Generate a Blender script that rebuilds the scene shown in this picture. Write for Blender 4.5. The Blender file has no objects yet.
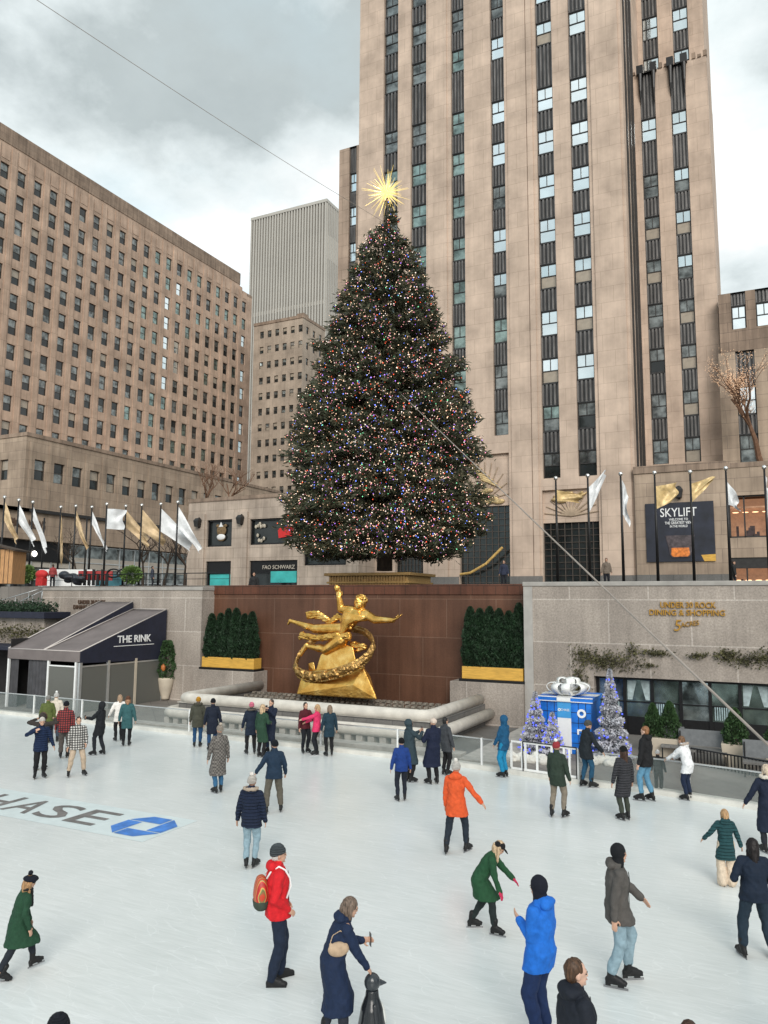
import bpy, math, random
import numpy as np
from mathutils import Vector, Matrix, noise
PI = math.pi
rad = math.radians
RNG = random.Random(7)
NR = np.random.RandomState(11)
S = bpy.context.scene
COL = S.collection

# ------------------------------------------------------------------ camera
F, CH = 769.0, 5.1
PIT, YAW, ROL = math.atan(90 / 769), rad(26.2), rad(.35)
cd = bpy.data.cameras.new('camera'); cam = bpy.data.objects.new('camera', cd); COL.objects.link(cam)
cd.sensor_fit = 'VERTICAL'; cd.sensor_height = 36; cd.lens = F / 1024 * 36
cd.clip_start = .1; cd.clip_end = 4000
cam.matrix_world = Matrix.Translation((0, 0, CH)) @ Matrix.Rotation(YAW, 4, 'Z') @ Matrix.Rotation(PI / 2 + PIT, 4, 'X') @ Matrix.Rotation(ROL, 4, 'Z')
S.camera = cam

def ray(px, py):
    a0 = (px - 384) / F; b0 = -(py - 512) / F
    a = a0 * math.cos(ROL) - b0 * math.sin(ROL); b = a0 * math.sin(ROL) + b0 * math.cos(ROL)
    f = math.cos(PIT) - b * math.sin(PIT); z = math.sin(PIT) + b * math.cos(PIT)
    return (-f * math.sin(YAW) + a * math.cos(YAW), f * math.cos(YAW) + a * math.sin(YAW), z)
def at(px, py, X=None, Y=None, Z=None, D=None):
    d = ray(px, py)
    if X is not None: t = X / d[0]
    elif Y is not None: t = Y / d[1]
    elif Z is not None: t = (Z - CH) / d[2]
    else: t = D / (-d[0] * math.sin(YAW) + d[1] * math.cos(YAW))
    return Vector((d[0] * t, d[1] * t, d[2] * t + CH))

# ------------------------------------------------------------------ tagging
def tag(o, label=None, cat=None, group=None, kind=None):
    if label: o['label'] = label
    if cat: o['category'] = cat
    if group: o['group'] = group
    if kind: o['kind'] = kind
    return o
def empty(name, loc=(0, 0, 0), rz=0, label=None, cat=None, group=None):
    o = bpy.data.objects.new(name, None); COL.objects.link(o)
    o.location = loc; o.rotation_euler = (0, 0, rz); o.empty_display_size = .2
    return tag(o, label, cat, group)
def copy_tree(o, parent=None):
    c = o.copy(); COL.objects.link(c); c.parent = parent
    for ch in list(o.children): copy_tree(ch, c)
    return c

# ------------------------------------------------------------------ mesh builder
class MB:
    def __init__(s): s.v = []; s.f = []; s.m = []
    def add(s, vs, fs, m=0):
        b = len(s.v); s.v += [tuple(v) for v in vs]
        for f in fs: s.f.append(tuple(i + b for i in f)); s.m.append(m)
        return s
    def box(s, x0, x1, y0, y1, z0, z1, m=0):
        return s.add([(x0, y0, z0), (x1, y0, z0), (x1, y1, z0), (x0, y1, z0), (x0, y0, z1), (x1, y0, z1), (x1, y1, z1), (x0, y1, z1)],
                     [(0, 3, 2, 1), (4, 5, 6, 7), (0, 1, 5, 4), (1, 2, 6, 5), (2, 3, 7, 6), (3, 0, 4, 7)], m)
    def quad(s, a, b, c, d, m=0): return s.add([a, b, c, d], [(0, 1, 2, 3)], m)
    def tube(s, pts, r, n=10, m=0, cap=True):
        pts = [Vector(p) for p in pts]
        rs = r if isinstance(r, (list, tuple)) else [r] * len(pts)
        vs = []; k = len(pts); side = None
        for i, p in enumerate(pts):
            d = (pts[min(i + 1, k - 1)] - pts[max(i - 1, 0)])
            d = d.normalized() if d.length > 1e-9 else Vector((0, 0, 1))
            if side is None:
                side = d.cross(Vector((0, 0, 1)))
                if side.length < .05: side = d.cross(Vector((1, 0, 0)))
            else: side = side - d * side.dot(d)
            side.normalize(); up = side.cross(d)
            for j in range(n):
                a = 2 * PI * j / n
                vs.append(p + (side * math.cos(a) + up * math.sin(a)) * rs[i])
        fs = [(i * n + j, i * n + (j + 1) % n, (i + 1) * n + (j + 1) % n, (i + 1) * n + j) for i in range(k - 1) for j in range(n)]
        if cap: fs += [tuple(range(n))[::-1], tuple((k - 1) * n + j for j in range(n))]
        return s.add(vs, fs, m)
    def capsule(s, a, b, ra, rb, n=12, m=0):
        a = Vector(a); b = Vector(b); d = b - a
        if d.length < 1e-6: d = Vector((0, 0, 1e-4)); b = a + d
        u = d.normalized()
        pts = [a - u * ra * .98, a - u * ra * .8, a - u * ra * .45, a, b, b + u * rb * .45, b + u * rb * .8, b + u * rb * .98]
        return s.tube(pts, [ra * .2, ra * .6, ra * .893, ra, rb, rb * .893, rb * .6, rb * .2], n, m)
    def ell(s, c, r, M=None, n=14, k=9, m=0):
        c = Vector(c); vs = []; M = M or Matrix.Identity(3)
        for i in range(k + 1):
            t = PI * i / k
            for j in range(n):
                a = 2 * PI * j / n
                vs.append(c + M @ Vector((r[0] * math.sin(t) * math.cos(a), r[1] * math.sin(t) * math.sin(a), r[2] * math.cos(t))))
        fs = [(i * n + j, (i + 1) * n + j, (i + 1) * n + (j + 1) % n, i * n + (j + 1) % n) for i in range(k) for j in range(n)]
        return s.add(vs, fs, m)
    def loft(s, rings, n=20, m=0):
        """rings: (centre, xdir, ydir, rx, ry)"""
        vs = []
        for c, X, Y, rx, ry in rings:
            c = Vector(c)
            for j in range(n):
                a = 2 * PI * j / n
                ca, sa = math.cos(a), math.sin(a)
                vs.append(c + Vector(X) * rx * math.copysign(abs(ca) ** .85, ca) + Vector(Y) * ry * math.copysign(abs(sa) ** .85, sa))
        k = len(rings)
        fs = [(i * n + j, i * n + (j + 1) % n, (i + 1) * n + (j + 1) % n, (i + 1) * n + j) for i in range(k - 1) for j in range(n)]
        fs += [tuple(range(n))[::-1], tuple((k - 1) * n + j for j in range(n))]
        return s.add(vs, fs, m)
    def prism(s, poly, fn, d0, d1, m=0):
        """poly 2D, fn(u,v,d)->xyz"""
        n = len(poly)
        vs = [fn(u, v, d0) for u, v in poly] + [fn(u, v, d1) for u, v in poly]
        fs = [tuple(range(n)), tuple(range(2 * n - 1, n - 1, -1))] + [(i, (i + 1) % n, n + (i + 1) % n, n + i) for i in range(n)]
        return s.add(vs, fs, m)
    def mesh(s, name, mats, smooth=False):
        me = bpy.data.meshes.new(name); me.from_pydata(s.v, [], s.f)
        for m in (mats if isinstance(mats, (list, tuple)) else [mats]): me.materials.append(m)
        if any(s.m): me.polygons.foreach_set('material_index', s.m)
        me.update()
        if smooth: me.polygons.foreach_set('use_smooth', [True] * len(me.polygons))
        return me
    def build(s, name, mats, parent=None, smooth=False, loc=None, rz=0, bevel=0, fix=False):
        me = s.mesh(name, mats, smooth)
        if fix:
            import bmesh
            bm = bmesh.new(); bm.from_mesh(me); bmesh.ops.recalc_face_normals(bm, faces=bm.faces); bm.to_mesh(me); bm.free()
        o = bpy.data.objects.new(name, me); COL.objects.link(o)
        if parent: o.parent = parent
        if loc: o.location = loc
        if rz: o.rotation_euler = (0, 0, rz)
        if bevel:
            b = o.modifiers.new('bevel', 'BEVEL'); b.width = bevel; b.segments = 2; b.limit_method = 'ANGLE'
        return o
    def remesh(s, name, mats, voxel, parent=None, it=4, fac=.5, disp=None, loc=None):
        me = s.mesh(name, mats)
        o = bpy.data.objects.new(name, me); COL.objects.link(o)
        r = o.modifiers.new('r', 'REMESH'); r.mode = 'VOXEL'; r.voxel_size = voxel; r.use_smooth_shade = True
        if it:
            q = o.modifiers.new('s', 'SMOOTH'); q.factor = fac; q.iterations = it
        dg = bpy.context.evaluated_depsgraph_get()
        me2 = bpy.data.meshes.new_from_object(o.evaluated_get(dg), depsgraph=dg)
        o.modifiers.clear(); o.data = me2; bpy.data.meshes.remove(me); me2.name = name
        if not me2.materials: me2.materials.append(mats if not isinstance(mats, (list, tuple)) else mats[0])
        if disp:
            amp, sc = disp
            nv = len(me2.vertices); nn = np.empty(nv * 3, np.float32); me2.vertices.foreach_get('co', nn); cc = nn.reshape(-1, 3).copy()
            me2.vertex_normals.foreach_get('vector', nn); nn = nn.reshape(-1, 3); ww = np.empty(nv, np.float32)
            for i_, c in enumerate([Vector(p_) for p_ in cc.tolist()]):
                w = 1.3 * (.35 - abs(noise.noise(Vector((c.x * sc[0] * .8 + c.z * 4, c.y * sc[1] * .8, c.z * sc[2] * 1.2 - 7))))) + .8 * noise.noise(Vector((c.x * sc[0], c.y * sc[1], c.z * sc[2])))
                w += .5 * noise.noise(Vector((c.x * sc[0] * 2.1 + 9, c.y * sc[1] * 2.1, c.z * sc[2] * 2.3)))
                ww[i_] = amp * w
            me2.vertices.foreach_set('co', (cc + nn * ww[:, None]).reshape(-1))
            me2.update()
        if parent: o.parent = parent
        if loc: o.location = loc
        return o

def rawquads(name, V, mats, midx=None, parent=None, smooth=False):
    """V (n,4,3) numpy -> one mesh object"""
    n = V.shape[0]; k = V.shape[1]
    me = bpy.data.meshes.new(name)
    me.vertices.add(n * k); me.vertices.foreach_set('co', V.reshape(-1).astype(np.float32))
    me.loops.add(n * k); me.loops.foreach_set('vertex_index', np.arange(n * k, dtype=np.int32))
    me.polygons.add(n); me.polygons.foreach_set('loop_start', np.arange(0, n * k, k, dtype=np.int32))
    me.polygons.foreach_set('loop_total', np.full(n, k, dtype=np.int32))
    for m in (mats if isinstance(mats, (list, tuple)) else [mats]): me.materials.append(m)
    if midx is not None: me.polygons.foreach_set('material_index', np.asarray(midx, dtype=np.int32))
    me.update(calc_edges=True); me.validate()
    o = bpy.data.objects.new(name, me); COL.objects.link(o)
    if parent: o.parent = parent
    return o

# ------------------------------------------------------------------ materials
def nodes(name):
    m = bpy.data.materials.new(name); m.use_nodes = True
    nt = m.node_tree; b = nt.nodes['Principled BSDF']
    return m, nt, b
def N(nt, t, **kw):
    n = nt.nodes.new(t)
    for k, v in kw.items():
        if k.startswith('i_'):
            key = k[2:]
            n.inputs[int(key) if key.isdigit() else key].default_value = v
        else: setattr(n, k, v)
    return n
def ramp(nt, fac, stops):
    r = nt.nodes.new('ShaderNodeValToRGB'); e = r.color_ramp.elements
    while len(e) < len(stops): e.new(.5)
    for x, (p, c) in zip(e, stops): x.position = p; x.color = (*c, 1) if len(c) == 3 else c
    nt.links.new(fac, r.inputs[0]); return r.outputs[0]
def mix(nt, a, b, fac, mode='MIX'):
    m = nt.nodes.new('ShaderNodeMix'); m.data_type = 'RGBA'; m.blend_type = mode
    for sock, v in ((m.inputs[6], a), (m.inputs[7], b), (m.inputs[0], fac)):
        if hasattr(v, 'links'): nt.links.new(v, sock)
        elif isinstance(v, (int, float)): sock.default_value = v
        else: sock.default_value = (*v, 1)
    return m.outputs[2]
def coords(nt, scale=(1, 1, 1), kind='Object'):
    t = nt.nodes.new('ShaderNodeTexCoord'); mp = nt.nodes.new('ShaderNodeMapping')
    mp.inputs['Scale'].default_value = scale
    nt.links.new(t.outputs[kind], mp.inputs[0]); return mp.outputs[0]
def noisetex(nt, vec, scale, detail=4, rough=.55):
    n = N(nt, 'ShaderNodeTexNoise'); n.inputs['Scale'].default_value = scale; n.inputs['Detail'].default_value = detail
    n.inputs['Roughness'].default_value = rough
    if vec: nt.links.new(vec, n.inputs['Vector'])
    return n.outputs['Fac']
def bump(nt, b, h, strength=.3, dist=.02):
    n = N(nt, 'ShaderNodeBump'); n.inputs['Strength'].default_value = strength; n.inputs['Distance'].default_value = dist
    nt.links.new(h, n.inputs['Height']); nt.links.new(n.outputs[0], b.inputs['Normal'])

def plain(name, col, rough=.6, metal=0, var=.25, nscale=6, bmp=.1, emit=None, es=1, spec=None, stretch=(1, 1, 1)):
    m, nt, b = nodes(name)
    v = coords(nt, stretch)
    f = noisetex(nt, v, nscale)
    c = ramp(nt, f, [(.3, tuple(x * (1 - var) for x in col)), (.7, tuple(min(1, x * (1 + var)) for x in col))])
    nt.links.new(c, b.inputs['Base Color'])
    b.inputs['Roughness'].default_value = rough; b.inputs['Metallic'].default_value = metal
    if spec is not None: b.inputs['Specular IOR Level'].default_value = spec
    if bmp: bump(nt, b, noisetex(nt, v, nscale * 4, 5), bmp, .02)
    if emit:
        b.inputs['Emission Color'].default_value = (*emit, 1); b.inputs['Emission Strength'].default_value = es
    return m

def stone(name, c1, c2, mortar, bw=1.2, bh=.6, joint=.012, streak=.35, rough=.85, speck=0):
    """ashlar blocks on vertical faces, course lines, stains running down"""
    m, nt, b = nodes(name)
    g = N(nt, 'ShaderNodeNewGeometry'); sx = N(nt, 'ShaderNodeSeparateXYZ'); nt.links.new(g.outputs['Position'], sx.inputs[0])
    ad = N(nt, 'ShaderNodeMath', operation='ADD'); nt.links.new(sx.outputs[0], ad.inputs[0]); nt.links.new(sx.outputs[1], ad.inputs[1])
    cb = N(nt, 'ShaderNodeCombineXYZ'); nt.links.new(ad.outputs[0], cb.inputs[0]); nt.links.new(sx.outputs[2], cb.inputs[1])
    br = N(nt, 'ShaderNodeTexBrick'); nt.links.new(cb.outputs[0], br.inputs['Vector'])
    br.inputs['Scale'].default_value = 1; br.inputs['Brick Width'].default_value = bw; br.inputs['Row Height'].default_value = bh
    br.inputs['Mortar Size'].default_value = joint; br.inputs['Mortar Smooth'].default_value = .3; br.inputs['Bias'].default_value = 0
    br.inputs['Color1'].default_value = (*c1, 1); br.inputs['Color2'].default_value = (*c2, 1); br.inputs['Mortar'].default_value = (*mortar, 1)
    n1 = noisetex(nt, g.outputs['Position'], .35, 6, .6)
    c = mix(nt, br.outputs['Color'], ramp(nt, n1, [(.3, (.68, .67, .66)), (.7, (1.15, 1.14, 1.12))]), 1.0, 'MULTIPLY')
    mp = N(nt, 'ShaderNodeMapping'); mp.inputs['Scale'].default_value = (2.2, 2.2, .12); nt.links.new(g.outputs['Position'], mp.inputs[0])
    n2 = noisetex(nt, mp.outputs[0], 1.0, 5, .65)
    c = mix(nt, c, ramp(nt, n2, [(.35, (1 - streak,) * 3), (.62, (1, 1, 1))]), .8, 'MULTIPLY')
    if speck:
        n3 = noisetex(nt, g.outputs['Position'], 14, 3, .8)
        c = mix(nt, c, ramp(nt, n3, [(.35, (1 - speck,) * 3), (.65, (1 + speck,) * 3)]), 1.0, 'MULTIPLY')
    nt.links.new(c, b.inputs['Base Color']); b.inputs['Roughness'].default_value = rough
    b.inputs['Specular IOR Level'].default_value = .25
    bump(nt, b, br.outputs['Fac'], -.25, .02)
    return m

M = {}
M['tower'] = stone('tower_limestone', (.60, .47, .382), (.555, .435, .352), (.36, .275, .215), 1.9, 1.3, .012, .14)
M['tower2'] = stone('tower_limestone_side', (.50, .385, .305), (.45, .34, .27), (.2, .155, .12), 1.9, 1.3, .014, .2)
M['office'] = stone('office_limestone', (.54, .395, .305), (.49, .357, .277), (.24, .18, .14), 3.0, 3.95, .02, .24)
M['midwall'] = stone('pale_office_limestone', (.46, .38, .31), (.42, .345, .28), (.3, .24, .2), 2.0, 3.35, .02, .2)
M['cap'] = stone('weathered_coping', (.37, .275, .212), (.31, .232, .18), (.2, .15, .12), 1.5, .8, .02, .45)
M['podium'] = stone('podium_limestone', (.45, .35, .27), (.39, .302, .232), (.22, .17, .14), 2.0, 1.0, .016, .3)
M['store'] = stone('store_limestone', (.52, .43, .36), (.47, .385, .32), (.26, .21, .17), 1.6, .9, .014, .3)
M['granite'] = stone('grey_granite', (.39, .34, .30), (.345, .30, .265), (.52, .465, .42), 3.1, 1.75, .028, .22, .8, .22)
M['granite_dark'] = stone('dark_granite', (.2, .19, .18), (.17, .165, .16), (.12, .12, .12), 1.6, .8, .02, .2, .6, .15)
M['redgranite'] = stone('red_granite', (.135, .064, .04), (.115, .056, .036), (.2, .12, .085), 2.35, 1.75, .016, .32, .42, .1)
M['redband'] = stone('red_granite_band', (.13, .05, .03), (.11, .045, .028), (.06, .03, .02), .55, .45, .02, .4, .5, .1)
M['bronze'] = plain('dark_bronze_frame', (.03, .028, .027), .45, .3)
M['black'] = plain('black_metal', (.012, .012, .013), .4, .3, .2)
M['mullion'] = plain('brown_window_frame', (.07, .055, .045), .6)
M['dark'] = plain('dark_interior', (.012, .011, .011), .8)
M['white'] = plain('white_paint', (.75, .75, .74), .45, 0, .06)
M['alu'] = plain('brushed_aluminium', (.55, .56, .56), .35, .7, .08)
M['concrete'] = plain('pale_concrete', (.42, .39, .35), .8, 0, .2, 3, .25)
M['concrete2'] = plain('tube_stone', (.56, .52, .46), .7, 0, .14, 2.5, .2)
M['paving'] = stone('plaza_paving', (.25, .23, .21), (.22, .2, .185), (.14, .13, .12), 1.2, 1.2, .02, .1, .8, .1)
M['wood'] = plain('pine_boards', (.42, .22, .09), .6, 0, .3, 5, .2, stretch=(6, 6, .6))
M['yellow'] = plain('ochre_planter_wood', (.62, .35, .06), .6, 0, .18, 4, .15, stretch=(.7, 5, 5))
M['treebox'] = plain('golden_brown_planter', (.30, .18, .06), .6, 0, .3, 4, .2, stretch=(.5, 5, 6))
M['beige'] = plain('beige_planter', (.5, .43, .34), .7, 0, .08, 3)
M['bark'] = plain('dark_bark', (.05, .035, .025), .9, 0, .4, 9, .6, stretch=(1, 1, .3))
M['canvas'] = plain('taupe_tent_fabric', (.155, .13, .125), .75, 0, .16, 1.2, .15)
M['navy'] = plain('navy_fabric', (.012, .014, .03), .7, 0, .2, 3)
M['gold_letter'] = plain('gold_letters', (.42, .22, .03), .45, .3, .1)
M['dark_letter'] = plain('dark_bronze_letters', (.10, .06, .04), .5, .2, .1)
M['white_letter'] = plain('white_letters', (.8, .8, .8), .6, 0, .02, bmp=0)
M['blade'] = plain('blade_steel', (.28, .28, .29), .35, .8, .1)
M['silver'] = plain('silver_metal', (.75, .74, .72), .25, 1, .05)
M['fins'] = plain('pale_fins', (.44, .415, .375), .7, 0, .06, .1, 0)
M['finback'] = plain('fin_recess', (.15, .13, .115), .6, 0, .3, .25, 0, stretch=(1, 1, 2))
M['ribbon'] = plain('white_ribbon', (.78, .78, .76), .35, 0, .04)
M['giftblue'] = plain('blue_gift_wrap', (.012, .15, .55), .35, 0, .45, 1.6)
M['giftlight'] = plain('light_blue_label', (.05, .3, .62), .45, 0, .06)
M['deepblue'] = plain('blue_light', (.03, .05, .6), .3, 0, .2, emit=(.12, .16, 1), es=.7)
M['teal'] = plain('teal_poster', (.05, .42, .40), .5, 0, .2, 1.2)
M['hedge'] = plain('arborvitae_foliage', (.010, .032, .011), .7, 0, .55, 3, 0)
M['shrub'] = plain('boxwood_foliage', (.03, .07, .02), .7, 0, .5, 3, 0)
M['ivy'] = plain('winter_ivy', (.075, .07, .028), .8, 0, .6, 2.5, 0)
M['frost'] = plain('flocked_needles', (.50, .50, .54), .7, 0, .2, 5, 0)
M['frost_in'] = plain('bare_needles', (.05, .06, .07), .8, 0, .4, 5, 0)

# glazing
def glass(name, col, metal, rough=.06, wob=.5, var=.4, sc=.5):
    m, nt, b = nodes(name)
    g = N(nt, 'ShaderNodeNewGeometry')
    f = noisetex(nt, g.outputs['Position'], sc, 3)
    c = ramp(nt, f, [(.35, tuple(x * (1 - var) for x in col)), (.65, tuple(min(1, x * (1 + var)) for x in col))])
    nt.links.new(c, b.inputs['Base Color']); b.inputs['Metallic'].default_value = metal; b.inputs['Roughness'].default_value = rough
    bump(nt, b, noisetex(nt, g.outputs['Position'], 1.3, 2), wob * .1, .05)
    return m
M['g_dark'] = glass('dark_glass', (.018, .022, .022), 0)
M['g_sky'] = glass('sky_reflecting_glass', (.72, .80, .82), .9, .05, .4, .08)
M['g_sky2'] = glass('pale_reflecting_glass', (.42, .5, .52), .85, .1, 1.5, .7, 1.6)
M['g_teal'] = glass('reflection_green_glass', (.20, .262, .242), .75, .12, 1.5, .5, 1.2)  # green tint stands in for buildings mirrored in the panes
M['g_grey'] = glass('grey_reflecting_glass', (.16, .17, .165), .6, .15, 1.5, .6, 1.4)
M['g_blind'] = plain('blind_behind_glass', (.34, .29, .23), .3, 0, .15, 2, 0)
M['g_shop'] = plain('lit_shop_interior', (.2, .11, .06), .5, 0, .8, 2.2, 0, emit=(1, .5, .28), es=.16)

# clear panel: thin real glass
m, nt, b = nodes('clear_panel')
b.inputs['Base Color'].default_value = (.25, .3, .29, 1); b.inputs['Roughness'].default_value = .05
b.inputs['Alpha'].default_value = .16
M['clear'] = m
m, nt, b = nodes('frosted_panel')
b.inputs['Base Color'].default_value = (.15, .15, .135, 1); b.inputs['Roughness'].default_value = .3
b.inputs['Alpha'].default_value = .75
M['frosted'] = m

# ice
m, nt, b = nodes('ice')
g = N(nt, 'ShaderNodeNewGeometry')
n1 = noisetex(nt, g.outputs['Position'], .22, 6, .6)
c = ramp(nt, n1, [(.3, (.60, .63, .62)), (.5, (.67, .695, .685)), (.7, (.73, .745, .735))])
mp = N(nt, 'ShaderNodeMapping'); mp.inputs['Rotation'].default_value = (0, 0, .5); mp.inputs['Scale'].default_value = (.8, 9, 1)
nt.links.new(g.outputs['Position'], mp.inputs[0])
n2 = noisetex(nt, mp.outputs[0], 1.6, 8, .75)
c = mix(nt, c, ramp(nt, n2, [(.36, (.91, .92, .915)), (.62, (1.04, 1.04, 1.04))]), .9, 'MULTIPLY')
def scratch(sc, rot, w):
    mpp = N(nt, 'ShaderNodeMapping'); mpp.inputs['Rotation'].default_value = (0, 0, rot); mpp.inputs['Scale'].default_value = (.22, 1, 1)
    nt.links.new(g.outputs['Position'], mpp.inputs[0])
    nn = N(nt, 'ShaderNodeTexNoise'); nn.inputs['Scale'].default_value = .9; nt.links.new(mpp.outputs[0], nn.inputs['Vector'])
    md = N(nt, 'ShaderNodeVectorMath', operation='SCALE'); nt.links.new(nn.outputs['Color'], md.inputs[0]); md.inputs['Scale'].default_value = .8
    ad = N(nt, 'ShaderNodeVectorMath', operation='ADD'); nt.links.new(mpp.outputs[0], ad.inputs[0]); nt.links.new(md.outputs[0], ad.inputs[1])
    vo = N(nt, 'ShaderNodeTexVoronoi', feature='DISTANCE_TO_EDGE'); vo.inputs['Scale'].default_value = sc; nt.links.new(ad.outputs[0], vo.inputs['Vector'])
    return ramp(nt, vo.outputs[0], [(0, (1, 1, 1)), (w, (0, 0, 0))])
for sc, rot, w in ((2.6, .7, .012), (4.3, -.5, .012), (6.1, 1.6, .014)):
    c = mix(nt, c, (.95, .97, .97), mix(nt, (0, 0, 0), mix(nt, (0, 0, 0), scratch(sc, rot, w), noisetex(nt, g.outputs['Position'], .9 * sc, 3)), .4))
nt.links.new(c, b.inputs['Base Color'])
b.inputs['Roughness'].default_value = .27; b.inputs['Specular IOR Level'].default_value = .5
bump(nt, b, n2, .12, .01)
M['ice'] = m
M['icegrey'] = plain('grey_ice_paint', (.16, .15, .145), .5, 0, .35, 4, 0)
M['iceblue'] = plain('blue_ice_paint', (.05, .2, .58), .5, 0, .3, 3, 0)
M['icepale'] = plain('pale_ice_paint', (.62, .69, .69), .4, 0, .06, 3, 0)

# gold leaf
m, nt, b = nodes('gold_leaf')
g = N(nt, 'ShaderNodeTexCoord')
f = noisetex(nt, g.outputs['Object'], 2.2, 5, .6)
nt.links.new(ramp(nt, f, [(.3, (.52, .25, .045)), (.5, (.76, .42, .10)), (.7, (.95, .62, .21))]), b.inputs['Base Color'])
b.inputs['Metallic'].default_value = .92; b.inputs['Roughness'].default_value = .27
bump(nt, b, noisetex(nt, g.outputs['Object'], 9, 4), .35, .03)
M['gold'] = m
M['ringgold'] = plain('patinated_gold', (.46, .27, .09), .36, .8, .45, 4, .9)

_cloth = {}
def cloth(col, rough=.85, pat=None, sheen=0):
    key = (col, rough, pat)
    if key in _cloth: return _cloth[key]
    m, nt, b = nodes('cloth'); v = coords(nt)
    f = noisetex(nt, coords(nt, (4, 4, .5)) if pat and pat[0] == 'hair' else v, 14, 4, .6)
    lo_, hi_ = (.45, 1.7) if pat and pat[0] == 'hair' else (.86, 1.12)
    if max(col) < .3: col = tuple(x * .72 for x in col)
    c = ramp(nt, f, [(.35, tuple(x * lo_ for x in col)), (.65, tuple(min(1, x * hi_) for x in col))])
    if pat:
        kind, c2, sc = pat
        if kind == 'plaid':
            for ax in range(2):
                w = N(nt, 'ShaderNodeTexWave', wave_type='BANDS', bands_direction='Z' if ax else 'X', wave_profile='SIN')
                w.inputs['Scale'].default_value = sc; nt.links.new(v, w.inputs['Vector'])
                c = mix(nt, c, c2, ramp(nt, w.outputs['Fac'], [(.5, (0, 0, 0)), (.56, (.8, .8, .8))]))
        elif kind == 'check':
            w = N(nt, 'ShaderNodeTexChecker'); w.inputs['Scale'].default_value = sc; nt.links.new(v, w.inputs['Vector'])
            c = mix(nt, c, c2, w.outputs['Fac'])
        elif kind == 'quilt':
            w = N(nt, 'ShaderNodeTexWave', wave_type='BANDS', bands_direction='Z'); w.inputs['Scale'].default_value = sc; nt.links.new(v, w.inputs['Vector'])
            bump(nt, b, w.outputs['Fac'], .9, .03)
    nt.links.new(c, b.inputs['Base Color']); b.inputs['Roughness'].default_value = rough
    b.inputs['Specular IOR Level'].default_value = .3
    if not (pat and pat[0] == 'quilt'): bump(nt, b, noisetex(nt, v, 10, 5, .65), .5, .025)
    _cloth[key] = m
    return m
SKIN = plain('skin', (.50, .29, .2), .5, 0, .08, 8, 0)
SKIN2 = plain('skin_pale', (.58, .36, .27), .5, 0, .08, 8, 0)

def textmesh(txt, size, ext, mat, name='lettering', parent=None, width=None, shear=0, spacing=1, bold=0):
    cu = bpy.data.curves.new('t', 'FONT'); cu.body = txt; cu.size = size; cu.extrude = ext; cu.align_x = 'CENTER'; cu.align_y = 'CENTER'
    cu.shear = shear; cu.space_character = spacing; cu.offset = bold; cu.resolution_u = 3
    t = bpy.data.objects.new('t', cu); COL.objects.link(t)
    dg = bpy.context.evaluated_depsgraph_get()
    me = bpy.data.meshes.new_from_object(t.evaluated_get(dg), depsgraph=dg)
    bpy.data.objects.remove(t); me.materials.clear(); me.materials.append(mat)
    o = bpy.data.objects.new(name, me); COL.objects.link(o)
    if width:
        xs = [v.co.x for v in me.vertices]; k = width / (max(xs) - min(xs))
        for v in me.vertices: v.co.x *= k
    if parent: o.parent = parent
    return o
# ================================================================== people
def ik(a, b, l1, l2, pole):
    a = Vector(a); b = Vector(b); d = b - a; L = d.length
    mx = (l1 + l2) * .995
    if L > mx: b = a + d.normalized() * mx; d = b - a; L = mx
    u = d.normalized(); p = Vector(pole); p = p - u * p.dot(u)
    if p.length < 1e-4: p = Vector((0, 1, 0))
    p.normalize()
    x = (l1 * l1 - l2 * l2 + L * L) / (2 * L); h = math.sqrt(max(l1 * l1 - x * x, 0))
    return a + u * x + p * h, b

def hand(mb, w, d, inward, closed=.35, fat=1.0):
    """palm + four fingers + thumb at wrist w pointing along d"""
    d = d.normalized(); n = (inward - d * inward.dot(d))
    n = n.normalized() if n.length > 1e-3 else Vector((1, 0, 0))
    s = d.cross(n).normalized()
    if s.y < 0: s = -s           # thumb side looks forward
    R = Matrix((s, n, d)).transposed()
    mb.ell(w + d * .045, (.042 * fat, .019 * fat, .055), R, 10, 6)
    for i, (o, L) in enumerate(((.030, .07), (.011, .08), (-.009, .074), (-.028, .058))):
        b = w + d * .085 + s * o
        c = (b + d * L * .5 + n * L * .5 * closed * .6)
        e = c + (d * (1 - closed) + n * closed).normalized() * L * .5
        mb.capsule(b, c, .0105 * fat, .0095 * fat, 8); mb.capsule(c, e, .0095 * fat, .008 * fat, 8)
    b = w + d * .02 + s * .032
    c = b + (s * .75 + d * .6 + n * .25).normalized() * .042
    mb.capsule(b, c, .014 * fat, .012 * fat, 8); mb.capsule(c, c + (d + n * .4 + s * .1).normalized() * .034, .0115 * fat, .0095 * fat, 8)

_boots = {}
def boot_mesh(kind):
    if kind in _boots: return _boots[kind]
    lift = .055 if kind != 'shoe' else 0
    mb = MB()
    mb.capsule((0, -.02, .075 + lift), (0, .0, .20 + lift), .048, .056, 12)
    mb.ell((0, -.045, .045 + lift), (.042, .05, .045)); mb.ell((0, .06, .045 + lift), (.046, .085, .042)); mb.ell((0, .13, .035 + lift), (.045, .065, .034))
    mb.capsule((0, -.02, .09 + lift), (0, .1, .055 + lift), .046, .04)
    mb.box(-.038, .038, -.085, .18, lift, lift + .022)
    col = (.014, .014, .015) if kind != 'whiteskate' else (.65, .65, .63)
    o = mb.remesh('boot', cloth(col, .5), .012, it=3)
    me = o.data; bpy.data.objects.remove(o)
    bl = None
    if lift:
        k = MB(); k.box(-.004, .004, -.11, .2, 0, .028, 0); k.box(-.012, .012, -.085, -.02, .026, .062, 1); k.box(-.012, .012, .07, .15, .026, .062, 1)
        bl = k.mesh('blade', [M['blade'], M['black']])
    _boots[kind] = (me, bl); return _boots[kind]

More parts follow.
